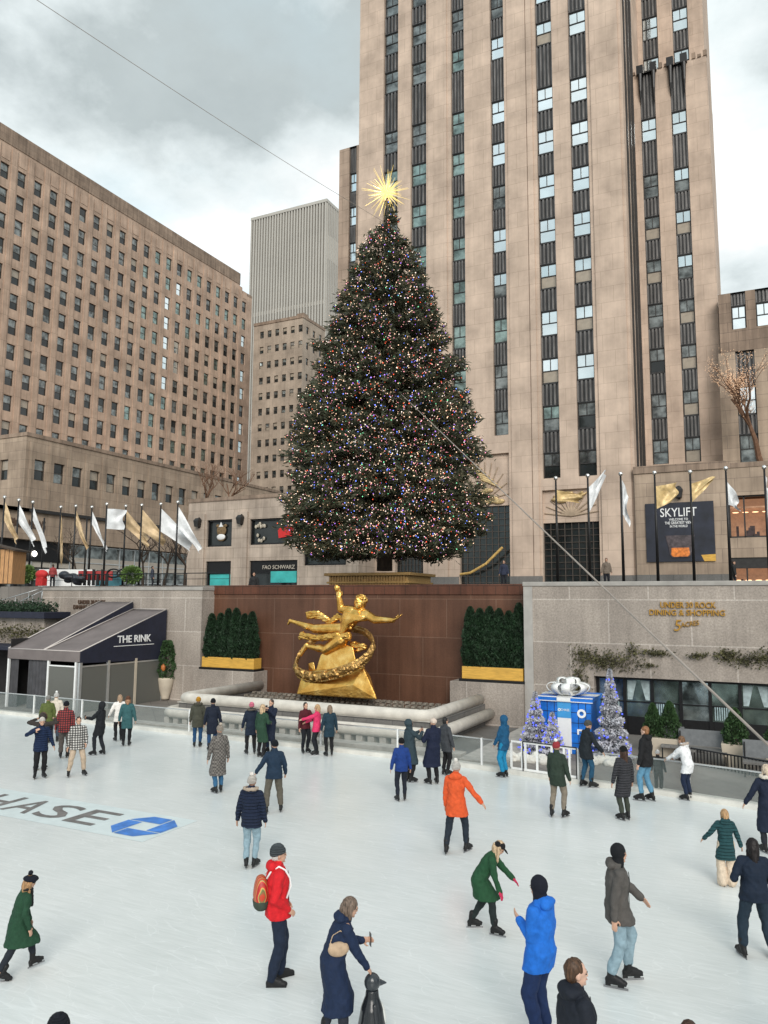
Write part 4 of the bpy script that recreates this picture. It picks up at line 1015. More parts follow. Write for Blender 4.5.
for x, z1 in ((tx0, zb2), (xm, zb2), (xm + .05, zb1), (tx1, zb1)): q.tube([(x, ty0, ze + .03), (x, ty1, z1 + .03)], .028, 6)
q.tube([(tx0, ty0 - .01, ze + .02), (tx1, ty0 - .01, ze + .02)], .02, 6); q.tube([(xm + .05, ty1, zb1 + .03), (tx1, ty1, zb1 + .03)], .025, 6); q.build('piping', plain('pale_piping', (.55, .5, .47), .6, 0, .05), tn, True)
q = MB(); q.add([(tx1, ty0, ze), (tx1, ty1, zb1), (tx1, ty1, 2.05), (tx1, ty0, 2.2), (tx1 + .03, ty0, ze), (tx1 + .03, ty1, zb1), (tx1 + .03, ty1, 2.05), (tx1 + .03, ty0, 2.2)], [(0, 1, 2, 3), (7, 6, 5, 4), (0, 4, 5, 1), (1, 5, 6, 2), (2, 6, 7, 3), (3, 7, 4, 0)]); q.build('side_gable', M['navy'], tn)
q = MB(); q.box(tx0, tx1, ty0 - .03, ty0, 2.25, ze); q.build('front_valance', M['canvas'], tn)
o = textmesh('THE RINK', .5, .012, M['white_letter'], 'lettering', tn, 2.3, 0, 1, .006); o.location = (tx1 + .06, 29.55, 3.18); o.rotation_euler = (PI / 2, 0, PI / 2)
q = MB(); q.box(tx1 + .035, tx1 + .055, 28.2, 30.95, 2.86, 2.89); q.build('underline', M['white_letter'], tn)
ys = [ty0, 27.9, 29.7, ty1 - .2]
for y in ys:
    q = MB(); q.box(tx1 - .07, tx1 + .05, y - .02, y + .12, -.3, 2.22); q.build('frame_post', M['alu'] if y != 29.7 else M['beige'], tn)
q = MB(); q.box(tx1 - .02, tx1 + .03, ty0, ty1, 2.0, 2.07); q.build('glass_rail', M['alu'], tn)
for a_, b_ in zip(ys, ys[1:]):
    q = MB(); q.box(tx1 - .01, tx1 + .01, a_ + .12, b_ - .02, -.05, 2.0); q.build('side_panel', M['frosted'], tn)
for x in (tx0, -30.6, tx1 - .3):
    q = MB(); q.box(x, x + .1, ty0 - .02, ty0 + .08, -.3, 2.25); q.build('frame_post', M['white'], tn)
q = MB(); q.box(-30.5, tx1 - .3, ty0 + .02, ty0 + .04, -.05, 2.0); q.build('front_panel', M['frosted'], tn)
q = MB(); q.box(-30.5, tx1 - .3, ty0, ty0 + .06, 2.0, 2.06); q.build('glass_rail', M['white'], tn)
def curtain_and_reflection(x0, x1):
    q = MB(); n = 24; vs = []
    for i in range(n + 1):
        x = x0 + (x1 - x0) * i / n; y = ty0 + .1 + .05 * math.sin(i * 1.7); vs += [(x, y, -.1), (x, y, 2.3)]
    q.add(vs, [(2 * i, 2 * i + 2, 2 * i + 3, 2 * i + 1) for i in range(n)]); q.build('curtain_and_reflection', plain('charcoal_drape', (.05, .05, .056), .7, 0, .3, 3), tn, True)
curtain_and_reflection(tx0 + .1, -32.7); curtain_and_reflection(-32.0, -30.6)
q = MB(); q.box(tx0, tx1 - .1, ty1 - .1, ty1 - .05, -.1, 4.4); q.box(tx0, tx0 + .04, ty0 + .1, ty1 - .1, -.1, 3.2); q.build('back_cloth', M['dark'], tn)

# plant in a tall urn by the tent
ur = cone_shrub('potted_tree', 2.0, .48, 2400, M['shrub'], .13, 'loose leafy shrub in a stone urn beside the tent', 'potted plant', at(165, 699, Z=0), power=.25, base=1.0)
q = MB(); q.tube([(0, 0, 0), (0, 0, .1), (0, 0, .5), (0, 0, 1.0), (0, 0, 1.1)], [.22, .2, .33, .42, .40], 16); q.build('urn', M['beige'], ur, True)
q = MB(); q.ell((.12, -.35, 1.65), (.12, .12, .2)); q.build('lantern', plain('orange_lantern', (.5, .16, .04), .5, 0, .2), ur, True)

# left terrace with hedge
tl = slab('terrace_wall', -52, -35.0, 29.6, 34, -.6, 4.1, M['granite'], 'grey terrace wall with hedge on top at the left edge', 'wall')
slab('ledge', -52, -34.6, 29.2, 31, 4.1, 4.45, M['navy'], 'dark ledge on the left terrace wall', 'ledge')
n = 9000; P = np.stack([NR.uniform(-50, -35.2, n), NR.uniform(29.4, 30.8, n), 4.45 + np.abs(NR.normal(0, .25, n))], 1)
o = leafcloud('low_hedge', P, NR.normal(size=(n, 3)) + np.array([0, -.3, .6]), .13, M['hedge'], None, 1.6); tag(o, 'low clipped hedge along the left terrace', 'hedge')
n = 2600; P = np.stack([NR.uniform(-50, -34.7, n), NR.uniform(29.35, 29.6, n), 3.3 + NR.normal(0, .22, n)], 1)
o = leafcloud('ivy', P, NR.normal(size=(n, 3)) + np.array([0, -.5, -.3]), .12, M['ivy'], None, 1.6); tag(o, 'brown ivy hanging under the left terrace ledge', 'ivy')
o = slab('awning', -46, -34.4, 27.6, 29.6, 2.5, 2.7, M['navy'], 'dark awning left of the tent', 'awning')
o = slab('dark_opening', -46, -35.5, 29.4, 29.6, -.05, 2.5, M['dark'], 'dark doorway opening behind the tent at far left', 'doorway')
# stairs rail
for i, (p, r_) in enumerate((((at(2, 600, Y=34.4)), at(43, 588, Y=35.4)), ((at(15, 604, Y=33.4)), at(42, 591, Y=34.2)))):
    hr = MB(); hr.tube([p, r_], .03, 8); 
    for t in (0, .33, .66, 1): c_ = p.lerp(r_, t); hr.tube([c_, c_ - Vector((0, 0, .95))], .02, 6)
    tag(hr.build('handrail', M['alu'], None, True), ('upper' if i == 0 else 'lower') + ' metal stair handrail at the left edge', 'handrail', None)

# ================================================================== gift kiosk, flocked trees, planters, benches
gx0, gx1, gy = at(541, 750, Y=27.3).x, at(592, 750, Y=27.3).x, 27.3
gw = gx1 - gx0; gb = empty('gift_box', ((gx0 + gx1) / 2, gy, 0), 0, 'giant blue gift box with white ribbon and bow', 'gift box')
q = MB(); q.box(-gw / 2, gw / 2, 0, gw, -.05, 1.72); q.build('box_body', M['giftblue'], gb, bevel=.01)
q = MB(); q.box(-gw / 2 - .07, gw / 2 + .07, -.07, gw + .07, 1.72, 1.86); q.build('lid', M['giftblue'], gb, bevel=.01)
q = MB(); q.box(-gw / 2 - .08, gw / 2 + .08, -.085, -.07, 1.84, 1.87); q.box(-gw / 2 - .08, gw / 2 + .08, -.085, -.07, 1.70, 1.725); q.build('lid_trim', M['ribbon'], gb)
q = MB(); q.box(-.27, .2, -.03, 0, -.05, 1.15); q.box(-.27, .2, -.10, -.07, 1.72, 1.87); q.box(-.27, .2, -.1, gw + .1, 1.86, 1.88); q.box(-gw / 2 - .1, gw / 2 + .1, gw * .35, gw * .65, 1.862, 1.876); q.build('ribbon', M['ribbon'], gb)
q = MB(); q.box(-.27, .2, -.035, 0, 1.15, 1.72); q.build('label', M['giftlight'], gb)
o = textmesh('CHASE', .11, .004, M['white_letter'], 'lettering', gb, .3); o.location = (0, -.045, 1.42); o.rotation_euler = (PI / 2, 0, 0)
q = MB()
for kq in range(4):
    a = kq * PI / 2; q.prism([(x * .05 * math.cos(a) - y * .05 * math.sin(a) - .2, x * .05 * math.sin(a) + y * .05 * math.cos(a) + 1.42) for x, y in ((-.47, 1), (.33, 1), (.33, .4), (-1, .4))], lambda u, v, d: (u, d, v), -.045, -.04)
q.build('emblem', M['white_letter'], gb)
q = MB()
for x in (-gw / 2 + .25, -gw / 2 + .5, .45, .7):
    q.box(x - .008, x + .008, -.012, 0, 0, 1.7)
for z in (.32, .66, 1.0, 1.35): q.box(-gw / 2, -.27, -.012, 0, z - .008, z + .008); q.box(.2, gw / 2, -.0121, -.001, z - .008, z + .008)
q.build('drawer_seams', M['navy'], gb)
q = MB()
for i in range(24):
    a, a2 = 2 * PI * i / 24, 2 * PI * (i + 1) / 24
    q.add([(.56 + r_ * math.cos(t), -.03, 1.33 + r_ * math.sin(t)) for r_, t in ((.075, a), (.15, a), (.15, a2), (.075, a2))], [(0, 1, 2, 3)])
o = q.build('round_emblem', M['white_letter'], gb); s_ = o.modifiers.new('s', 'SOLIDIFY'); s_.thickness = .02
q = MB(); q.box(.4, .46, -.03, -.012, .62, .8); q.box(.46, .6, -.03, -.012, .74, .8); q.build('small_emblem', M['white_letter'], gb)
for i in range(14):
    q = MB(); a = i * 2.4; tilt = (.25 if i < 8 else .8); L_ = .78 if i < 8 else .52; vs = []; n = 16; wv = .15
    for j in range(n + 1):
        t = 2 * PI * j / n; rr = L_ * (1 - math.cos(t)) / 2; hh = .2 * math.sin(t) * (1 if i < 8 else .8)
        x = rr * math.cos(tilt) - hh * math.sin(tilt); z = rr * math.sin(tilt) + hh * math.cos(tilt)
        for s_ in (-1, 1): vs.append((x * math.cos(a) - s_ * wv * math.sin(a), x * math.sin(a) + s_ * wv * math.cos(a), z))
    q.add(vs, [(2 * j, 2 * j + 2, 2 * j + 3, 2 * j + 1) for j in range(n)])
    o = q.build('bow_loop', M['ribbon'], gb, True); o.location = (0, .55, 2.0 + (.0 if i < 8 else .08)); m_ = o.modifiers.new('s', 'SOLIDIFY'); m_.thickness = .015
q = MB(); q.ell((0, .55, 2.12), (.12, .12, .1)); q.build('bow_knot', plain('cream_knot', (.6, .55, .45), .5, 0, .1), gb, True)

def flocked(px, py, h, r, label, n=12000):
    g = at(px, py, Z=0); g.z = -.05
    root = empty('flocked_tree', g, RNG.uniform(0, 6), label, 'flocked christmas tree', 'white flocked christmas trees beside the gift')
    t = NR.uniform(0, 1, n) ** 1.35; a = NR.uniform(0, 2 * PI, n); lay = .82 + .18 * np.cos(t * 46)
    rr = r * (1 - t) * lay * NR.uniform(.5, 1.06, n) + .02
    P = np.stack([rr * np.cos(a), rr * np.sin(a), .08 + t * h], 1); D_ = np.stack([np.cos(a), np.sin(a), np.full(n, -.15)], 1) + NR.normal(size=(n, 3)) * .45
    leafcloud('flocked_foliage', P, D_, .105, M['frost'], root, 2.4)
    n2 = 1500; t = NR.uniform(0, 1, n2) ** 1.2; a = NR.uniform(0, 2 * PI, n2); rr = r * (1 - t) * NR.uniform(.3, .85, n2)
    leafcloud('inner_foliage', np.stack([rr * np.cos(a), rr * np.sin(a), .08 + t * h], 1), NR.normal(size=(n2, 3)), .13, M['frost_in'], root, 2.4)
    q = MB(); q.tube([(0, 0, 0), (0, 0, h)], [.05, .01], 6); q.build('trunk', M['bark'], root)
    bm_ = MB(); bm_.ell((0, 0, 0), (.03, .03, .03), None, 8, 6); me = bm_.mesh('bauble', M['deepblue'], True)
    for i in range(96):
        t = RNG.uniform(0, .93) ** 1.2; a = RNG.uniform(0, 2 * PI); o = bpy.data.objects.new('bauble', me); COL.objects.link(o); o.parent = root
        rr = r * (1 - t) * .98 + .02; o.location = (rr * math.cos(a), rr * math.sin(a), .1 + t * h); k = RNG.uniform(.7, 1.2); o.scale = (k, k, k)
    return root
flocked(536, 752, 1.98, .62, 'taller white flocked tree just left of the gift box')
flocked(553, 757, 1.4, .5, 'smallest white flocked tree in front of the gift box')
flocked(612, 757, 2.85, .68, 'tallest white flocked tree right of the gift box', 14000)
# snow skirts
for px, py, lb in ((530, 760, 'white batting heap at the foot of the left flocked trees'), (608, 763, 'white batting heap at the foot of the tallest flocked tree')):
    g = at(px, py, Z=0); q = MB()
    for i in range(14): q.ell((g.x + RNG.uniform(-.9, .9), g.y + RNG.uniform(-.15, .4), 0), (.2, .2, .14 + RNG.random() * .1), None, 8, 6)
    tag(q.remesh('snow_heap', plain('batting', (.62, .6, .55), .9, 0, .1), .03, None, 2, .5, (.04, (7, 7, 7))), lb, 'snow heap')

def planter(px, py, wd, hgt, shrubs, label, sh=1.0, lab2=None):
    g = at(px, py, Z=0); g.z = -.05
    root = empty('shrub_planter', g, 0, label, 'planter', 'beige planters before the restaurant windows')
    q = MB(); w = wd / 2; b_ = w * .86
    q.add([(-b_, -b_ * .7, 0), (b_, -b_ * .7, 0), (b_, b_ * .7, 0), (-b_, b_ * .7, 0), (-w, -w * .7, hgt), (w, -w * .7, hgt), (w, w * .7, hgt), (-w, w * .7, hgt)], [(0, 3, 2, 1), (4, 5, 6, 7), (0, 1, 5, 4), (1, 2, 6, 5), (2, 3, 7, 6), (3, 0, 4, 7)])
    q.build('tub', M['beige'], root, bevel=.015)
    for i, (dx, r_, h_) in enumerate(shrubs):
        s_ = cone_shrub('conical_shrub', h_, r_, 3200, M['shrub'], .085, power=.6)
        f = [c for c in s_.children if c.name.startswith('foliage')][0]; tr = [c for c in s_.children if c.name.startswith('stem')][0]
        f.parent = root; f.location = (dx, 0, hgt - .05); f.name = 'conical_shrub'; tr.parent = root; tr.location = (dx, 0, hgt - .05); bpy.data.objects.remove(s_)
    return root
planter(664, 754, 1.15, .62, ((-.32, .33, 1.15), (.22, .38, 1.25)), 'beige planter holding two conical shrubs beside the bench')
planter(737, 765, .86, .72, ((0, .4, 1.15),), 'tall beige planter with one conical shrub right of the bench')
planter(781, 768, .9, .7, ((0, .42, 1.15),), 'beige planter cut off by the right edge')
def bench(px, py, L_, label):
    g = at(px, py, Z=0); g.z = -.05
    root = empty('lounge_bench', g, 0, label, 'bench')
    q = MB(); q.box(-L_ / 2, L_ / 2, -.3, .35, .38, .46); q.build('seat', M['granite_dark'], root, bevel=.01)
    q = MB(); q.add([(-L_ / 2, .3, .5), (L_ / 2, .3, .5), (L_ / 2, .42, 1.0), (-L_ / 2, .42, 1.0), (-L_ / 2, .34, .5), (L_ / 2, .34, .5), (L_ / 2, .46, 1.0), (-L_ / 2, .46, 1.0)], [(0, 1, 2, 3), (7, 6, 5, 4), (0, 4, 5, 1), (2, 6, 7, 3), (1, 5, 6, 2), (3, 7, 4, 0)]); q.build('backrest', plain('grey_mesh', (.12, .125, .13), .5, .2, .2), root)
    for x in (-L_ / 2 + .05, L_ / 2 - .05):
        for y in (-.25, .3): q = MB(); q.box(x - .02, x + .02, y - .02, y + .02, 0, .38 if y < 0 else .95); q.build('leg', M['black'], root)
bench(703, 762, 1.5, 'dark grey lounge bench between the two nearer planters')
bench(673, 757, .7, 'small dark chair like bench at the foot of the two shrub planter'); bench(760, 775, .9, 'short dark bench at the right edge')
fn = empty('picket_fence', (0, 0, 0), 0, 'low black picket fence behind the glass boards at right', 'fence')
pa = [at(688, 770, Z=0), at(768, 786, Z=0), at(860, 800, Z=0)]; pa = [Vector((p.x, p.y + 1.3, 0)) for p in pa]
q = MB(); q.tube([p + Vector((0, 0, .45)) for p in pa], .025, 6); q.build('rail', M['black'], fn)
q = MB()
for a_, b_ in zip(pa, pa[1:]):
    n = int((b_ - a_).length / .11)
    for i in range(n): p = a_.lerp(b_, i / n); q.box(p.x - .02, p.x + .02, p.y - .01, p.y + .01, -.05, .45)
q.build('pickets', M['black'], fn)
# ================================================================== buildings
def facade(mb, org, U, Nn, u0, u1, z0, z1, holes, depth=.4, m=0):
    """wall sheet with rectangular holes and their reveals; U along, Nn outward"""
    org = Vector(org); U = Vector(U); Nn = Vector(Nn)
    us = sorted({u0, u1} | {h[0] for h in holes} | {h[1] for h in holes}); zs = sorted({z0, z1} | {h[2] for h in holes} | {h[3] for h in holes})
    us = [u for u in us if u0 <= u <= u1]; zs = [z for z in zs if z0 <= z <= z1]
    P = lambda u, z, d=0: org + U * u + Vector((0, 0, z)) - Nn * d
    for i in range(len(us) - 1):
        run = None
        for j in range(len(zs) - 1):
            cu, cz = (us[i] + us[i + 1]) / 2, (zs[j] + zs[j + 1]) / 2
            solid = not any(h[0] < cu < h[1] and h[2] < cz < h[3] for h in holes)
            if solid and run is None: run = zs[j]
            if run is not None and (not solid or j == len(zs) - 2):
                top = zs[j + 1] if solid else zs[j]
                mb.quad(P(us[i], run), P(us[i + 1], run), P(us[i + 1], top), P(us[i], top), m); run = None
    for a, b, c, d in holes:
        mb.quad(P(a, c), P(a, d), P(a, d, depth), P(a, c, depth), m); mb.quad(P(b, c), P(b, c, depth), P(b, d, depth), P(b, d), m)
        mb.quad(P(a, c), P(a, c, depth), P(b, c, depth), P(b, c), m); mb.quad(P(a, d), P(b, d), P(b, d, depth), P(a, d, depth), m)
_win = {}
def window_mesh(w, h, kind, style='sash'):
    key = (round(w, 2), round(h, 2), kind, style)
    if key in _win: return _win[key]
    q = MB(); t = .07
    q.box(-w / 2, w / 2, -.06, .04, 0, t); q.box(-w / 2, w / 2, -.06, .04, h - t, h); q.box(-w / 2, -w / 2 + t, -.06, .04, t, h - t); q.box(w / 2 - t, w / 2, -.06, .04, t, h - t)
    q.box(-w / 2 + t, w / 2 - t, -.05, .02, h * .5 - .035, h * .5 + .035)
    if style == 'tower': q.box(-.035, .035, -.05, .02, h * .5 + .035, h - t)
    g = MB()
    g.quad((-w / 2 + t, .01, t), (w / 2 - t, .01, t), (w / 2 - t, .01, h * .5), (-w / 2 + t, .01, h * .5), 0)
    g.quad((-w / 2 + t, -.012, h * .5), (w / 2 - t, -.012, h * .5), (w / 2 - t, -.012, h - t), (-w / 2 + t, -.012, h - t), 1)
    two = {'dark': ('g_dark', 'g_grey'), 'dark2': ('g_grey', 'g_dark'), 'sky': ('g_sky', 'g_sky'), 'sky2': ('g_grey', 'g_sky'), 'sky3': ('g_blind', 'g_sky'), 'teal': ('g_teal', 'g_teal'), 'teal2': ('g_grey', 'g_teal'), 'grey': ('g_grey', 'g_grey'), 'blind': ('g_dark', 'g_blind'), 'blind2': ('g_blind', 'g_grey')}[kind]
    _win[key] = (q.mesh('window', M['bronze'] if style == 'tower' else M['mullion']), g.mesh('pane', [M[two[0]], M[two[1]]])); return _win[key]
def place_window(parent, loc, rz, w, h, kind, style='sash'):
    a, b = window_mesh(w, h, kind, style)
    o = bpy.data.objects.new('window', a); COL.objects.link(o); o.location = loc; o.rotation_euler = (0, 0, rz); o.parent = parent
    g = bpy.data.objects.new('pane', b); COL.objects.link(g); g.parent = o
    return o
def stuff_windows(parent, items, style='sash'):
    """all the remaining windows of a facade as one part"""
    q = MB(); mats = [M['bronze'] if style == 'tower' else M['mullion'], M['g_dark'], M['g_grey'], M['g_sky'], M['g_teal'], M['g_blind']]
    for loc, rz, w, h, kind in items:
        a, b = window_mesh(w, h, kind, style); R = Matrix.Translation(loc) @ Matrix.Rotation(rz, 4, 'Z')
        for me in (a, b):
            base = len(q.v); q.v += [tuple(R @ v.co) for v in me.vertices]
            for p in me.polygons:
                q.f.append(tuple(i + base for i in p.vertices)); mt = me.materials[p.material_index]
                q.m.append(mats.index(mt))
    o = q.build('window', mats, parent); o['kind'] = 'stuff'; return o
def spandrel_mesh(w, h, ornate=False):
    key = ('sp', round(w, 2), round(h, 2))
    if key in _win: return _win[key]
    q = MB(); q.box(-w / 2, w / 2, -.0, .06, 0, h); n = 4; fw = (w - .1) / n
    for i in range(n + 1):
        x = -w / 2 + .05 + i * fw; q.box(x - .075, x + .075, -.09, 0, .09, h - .09, 1); q.box(x - .03, x + .03, -.14, -.09, .2, h - .3, 1)
    q.box(-w / 2, w / 2, -.1, 0, 0, .09); q.box(-w / 2, w / 2, -.1, 0, h - .09, h)
    _win[key] = q.mesh('spandrel', [M['spandrel'], M['spandrel_bar']]); return _win[key]
M['spandrel_bar'] = plain('spandrel_flutes', (.15, .14, .135), .4, .4, .5, 1.5, .2, stretch=(2.5, 1, .35))
M['spandrel'] = plain('cast_aluminium_spandrel', (.03, .03, .031), .5, .3, .7, 1.8, .2, stretch=(2.5, 1, .35))

# ---- main tower --------------------------------------------------------
YT = 60.0
tw = empty('skyscraper', (-20, YT, 5), 0, 'tall limestone skyscraper with dark vertical window strips behind the tree', 'building')
tw_inv = Matrix.Translation((20, -YT, -5))
def under(o, p, inv): o.parent = p; o.matrix_parent_inverse = inv; return o
TOP = 88
strips = [(-29.84, -28.35, 18.8), (-27.04, -25.5, 18.8), (-23.11, -21.86, 18.8), (-19.43, -18.2, 18.8), (-15.4, -14.0, 14.95), (-12.6, -11.16, 14.95)]
TX0, TX1 = -32.4, -8.35
arches = [(-28.4, -25.8, 5, 13.6), (-22.5, -18.19, 5, 17.3), (-15.5, -11.1, 5, 14.0)]
holes = [(a, b, z, TOP - 3) for a, b, z in strips] + arches
q = MB(); facade(q, (0, YT, 0), (1, 0, 0), (0, -1, 0), TX0, TX1, 5, TOP, holes, .45)
q.quad((TX1, YT, 5), (TX1, YT + 6, 5), (TX1, YT + 6, TOP), (TX1, YT, TOP)); q.quad((TX0, YT, 5), (TX0, YT + 25, 5), (TX0, YT + 25, TOP), (TX0, YT, TOP)); q.quad((TX0, YT, TOP), (TX1, YT, TOP), (TX1, YT + 25, TOP), (TX0, YT + 25, TOP))
q.quad((TX0, YT + 25, 5), (TX1, YT + 25, 5), (TX1, YT + 25, TOP), (TX0, YT + 25, TOP)); q.quad((TX1, YT + 6, 5), (TX1, YT + 25, 5), (TX1, YT + 25, TOP), (TX1, YT + 6, TOP))
under(q.build('wall', M['tower']), tw, tw_inv)
# shallow pilasters that break the face, as on the real one
q = MB()
for a, b in ((-25.28, -23.5), (-17.9, -16.26), (-16.2, -15.72)): q.box(a, b, YT - .12, YT - .003, 5, TOP)
q.box(-10.85, -8.6, YT - .16, YT - .003, 5, TOP)
under(q.build('pilaster', M['tower']), tw, tw_inv)
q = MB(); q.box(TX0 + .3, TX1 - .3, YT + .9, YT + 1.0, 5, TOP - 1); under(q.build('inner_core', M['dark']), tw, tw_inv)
wb = [14.95, 18.8, 22.75, 26.75, 30.75, 34.7, 38.6, 42.57, 46.44, 52.48, 56.4, 60.3, 64.2, 68.1, 72.0, 75.9, 79.8]
def kindof(ci, z):
    r = RNG.random()
    if ci >= 4:
        if z > 22: return 'sky' if r < .85 else 'sky3'
        return 'teal2' if r < .5 else 'dark'
    if ci == 3: return ('sky' if z > 34 else ('sky2' if z > 28 else 'teal')) if r < .85 else 'grey'
    if ci == 2: return 'teal' if 28 < z < 47 else ('grey' if r < .6 else 'teal')
    return 'teal' if (z < 45 and r < .7) else 'grey'
for ci, (a, b, z0) in enumerate(strips):
    w = b - a - .06; cx = (a + b) / 2; hi = []
    lv = [z for z in wb if z >= z0 - .1]
    for k_, z in enumerate(lv):
        nx = lv[k_ + 1] if k_ + 1 < len(lv) else TOP - 3.2; wh = 2.05
        loc = (cx, YT + .36, z + .02)
        if z < 66:
            o = place_window(None, loc, 0, w, wh, kindof(ci, z), 'tower'); under(o, tw, tw_inv)
            h = nx - (z + wh) + .0
            s_ = bpy.data.objects.new('spandrel', spandrel_mesh(w + .05, h)); COL.objects.link(s_); s_.location = (cx, YT + .34, z + wh + .02); under(s_, tw, tw_inv)
        else: hi.append((loc, nx, wh))
    q = MB()
    for loc, nx, wh in hi: q.box(cx - w / 2, cx + w / 2, YT + .3, YT + .4, loc[2] + wh, nx)
    if hi:
        under(q.build('spandrel', M['spandrel']), tw, tw_inv)['kind'] = 'stuff'
        o = stuff_windows(None, [(loc, 0, w, wh, 'grey') for loc, nx, wh in hi], 'tower'); under(o, tw, tw_inv)
# entrances
for ai, (a, b, z0, z1) in enumerate(arches):
    q = MB(); w = b - a; q.box(a, b, YT + .5, YT + .6, z0, z1); under(q.build('entrance_glass', M['g_dark']), tw, tw_inv)
    gz = z1 - (4.3 if ai == 1 else (2.6 if ai == 2 else 0)); q = MB(); n = 8
    for i in range(n + 1): q.box(a + w * i / n - .025, a + w * i / n + .025, YT + .4, YT + .5, z0 + 1.2, gz)
    zz = z0 + 1.2
    while zz < gz: q.box(a, b, YT + .42, YT + .5, zz - .02, zz + .02); zz += .52
    q.box(a, b, YT + .35, YT + .5, z0 + 1.1, z0 + 1.35); under(q.build('entrance_grille', M['mullion']), tw, tw_inv)
    if ai > 0:
        q = MB(); q.box(a, b, YT + .3, YT + .5, gz, z1); under(q.build('carved_panel', M['tower']), tw, tw_inv)
        q = MB(); cx = (a + b) / 2
        # generic carved relief: fan of rays, cloud swirls and a reclining mass in gilt
        for i in range(11):
            an = PI * (i + .5) / 11; q.capsule((cx, YT + .28, gz + .5), (cx + math.cos(an) * w * .48, YT + .26, gz + .5 + math.sin(an) * (z1 - gz) * .75), .10, .05, 8)
        under(q.remesh('carved_rays', plain('carved_limestone', (.36, .27, .19), .8, 0, .25, 2, .4), .04, None, 1), tw, tw_inv)
        q = MB()
        if ai == 2:
            for i in range(16): q.ell((cx + RNG.uniform(-1.1, 1.3), YT + .2, z1 - .55 + RNG.uniform(-.35, .3)), (RNG.uniform(.2, .5), .16, RNG.uniform(.08, .2)), Matrix.Rotation(RNG.uniform(-.6, .6), 3, 'Y'), 10, 6)
        else:
            for i in range(9): q.capsule((a + .3 + i * .2, YT + .2, z1 - .3 - i * .22), (a + 1.0 + i * .32, YT + .16, z1 - .2 - i * .33), .09, .05, 8)
            for i in range(8): q.ell((cx + RNG.uniform(-1.4, 1.4), YT + .2, gz + .6 + RNG.uniform(-.3, .8)), (.5, .14, .2), None, 10, 6)
        under(q.remesh('gilded_relief', plain('dull_gilt', (.55, .40, .20), .5, .35, .4, 3, .4), .035, None, 1), tw, tw_inv)
q = MB(); q.tube([(-22.4, YT - .1, 7.4), (-21.4, YT - .5, 7.5), (-20, YT - .7, 8.2), (-18.6, YT - .7, 9.5)], .11, 8); o = q.build('garland', plain('gold_garland', (.6, .38, .12), .6, .2, .4, 9)); tag(o, 'drooping gold garland across the left entrance of the skyscraper', 'garland')
q = MB()
for a, b in ((TX0, -28.42), (-25.78, -22.52), (-18.17, -15.52), (-11.08, TX1)): q.box(a, b, YT - .2, YT - .17, 5, 7.25) if False else q.box(a - 0, b, YT - .2, YT - .125, 5, 7.2)
under(q.build('granite_base', M['granite_dark']), tw, tw_inv)

# ---- right wing (set back) and its upper block -------------------------
YWg = 66.0
def simple_block(name, label, x0, x1, y0, y1, z0, z1, stripsX, levels, wh, kindfn, mat, stylef='tower', topcap=True, nstuff=None, sp=True, side=None):
    r = empty(name, ((x0 + x1) / 2, y0, z0), 0, label, 'building'); inv = Matrix.Translation((-(x0 + x1) / 2, -y0, -z0))
    hs = [(a, b, levels[0], z1 - (1.2 if topcap else 0)) for a, b in stripsX] if sp else [(a, b, l, l + wh) for a, b in stripsX for l in levels]
    q = MB(); facade(q, (0, y0, 0), (1, 0, 0), (0, -1, 0), x0, x1, z0, z1, hs, .4)
    q.quad((x1, y0, z0), (x1, y1, z0), (x1, y1, z1), (x1, y0, z1)); q.quad((x0, y0, z0), (x0, y1, z0), (x0, y1, z1), (x0, y0, z1)); q.quad((x0, y0, z1), (x1, y0, z1), (x1, y1, z1), (x0, y1, z1)); q.quad((x0, y1, z0), (x1, y1, z0), (x1, y1, z1), (x0, y1, z1))
    under(q.build('wall', mat), r, inv)
    q = MB(); q.box(x0 + .2, x1 - .2, y0 + .6, y0 + .7, z0, z1 - .2); under(q.build('inner_core', M['dark']), r, inv)
    for ci, (a, b) in enumerate(stripsX):
        w = b - a - .05; cx = (a + b) / 2
        for k_, z in enumerate(levels):
            under(place_window(None, (cx, y0 + .33, z + .02), 0, w, wh, kindfn(ci, z), stylef), r, inv)
            if sp:
                nx = levels[k_ + 1] if k_ + 1 < len(levels) else z1 - (1.2 if topcap else 0)
                h = nx - z - wh
                if h > .2:
                    s_ = bpy.data.objects.new('spandrel', spandrel_mesh(w + .04, h)); COL.objects.link(s_); s_.location = (cx, y0 + .31, z + wh + .02); under(s_, r, inv)
    return r, inv
kf = lambda ci, z: (RNG.choice(['sky', 'sky', 'sky3']) if z > 40 else RNG.choice(['sky3', 'grey', 'blind2', 'sky2']) if z > 26 else RNG.choice(['dark', 'grey', 'blind2']))
r_, inv = simple_block('tower_wing', 'lower limestone wing of the skyscraper ending in dark carved caps at right', -8.45, -2.29, YWg, 75, 5, 51.3, [(-7.75, -6.49), (-5.25, -4.03)], [16.5, 20.4, 24.3, 28.2, 32.1, 36.0, 39.8, 45.0][0:8], 2.05, kf, M['tower'], topcap=False)
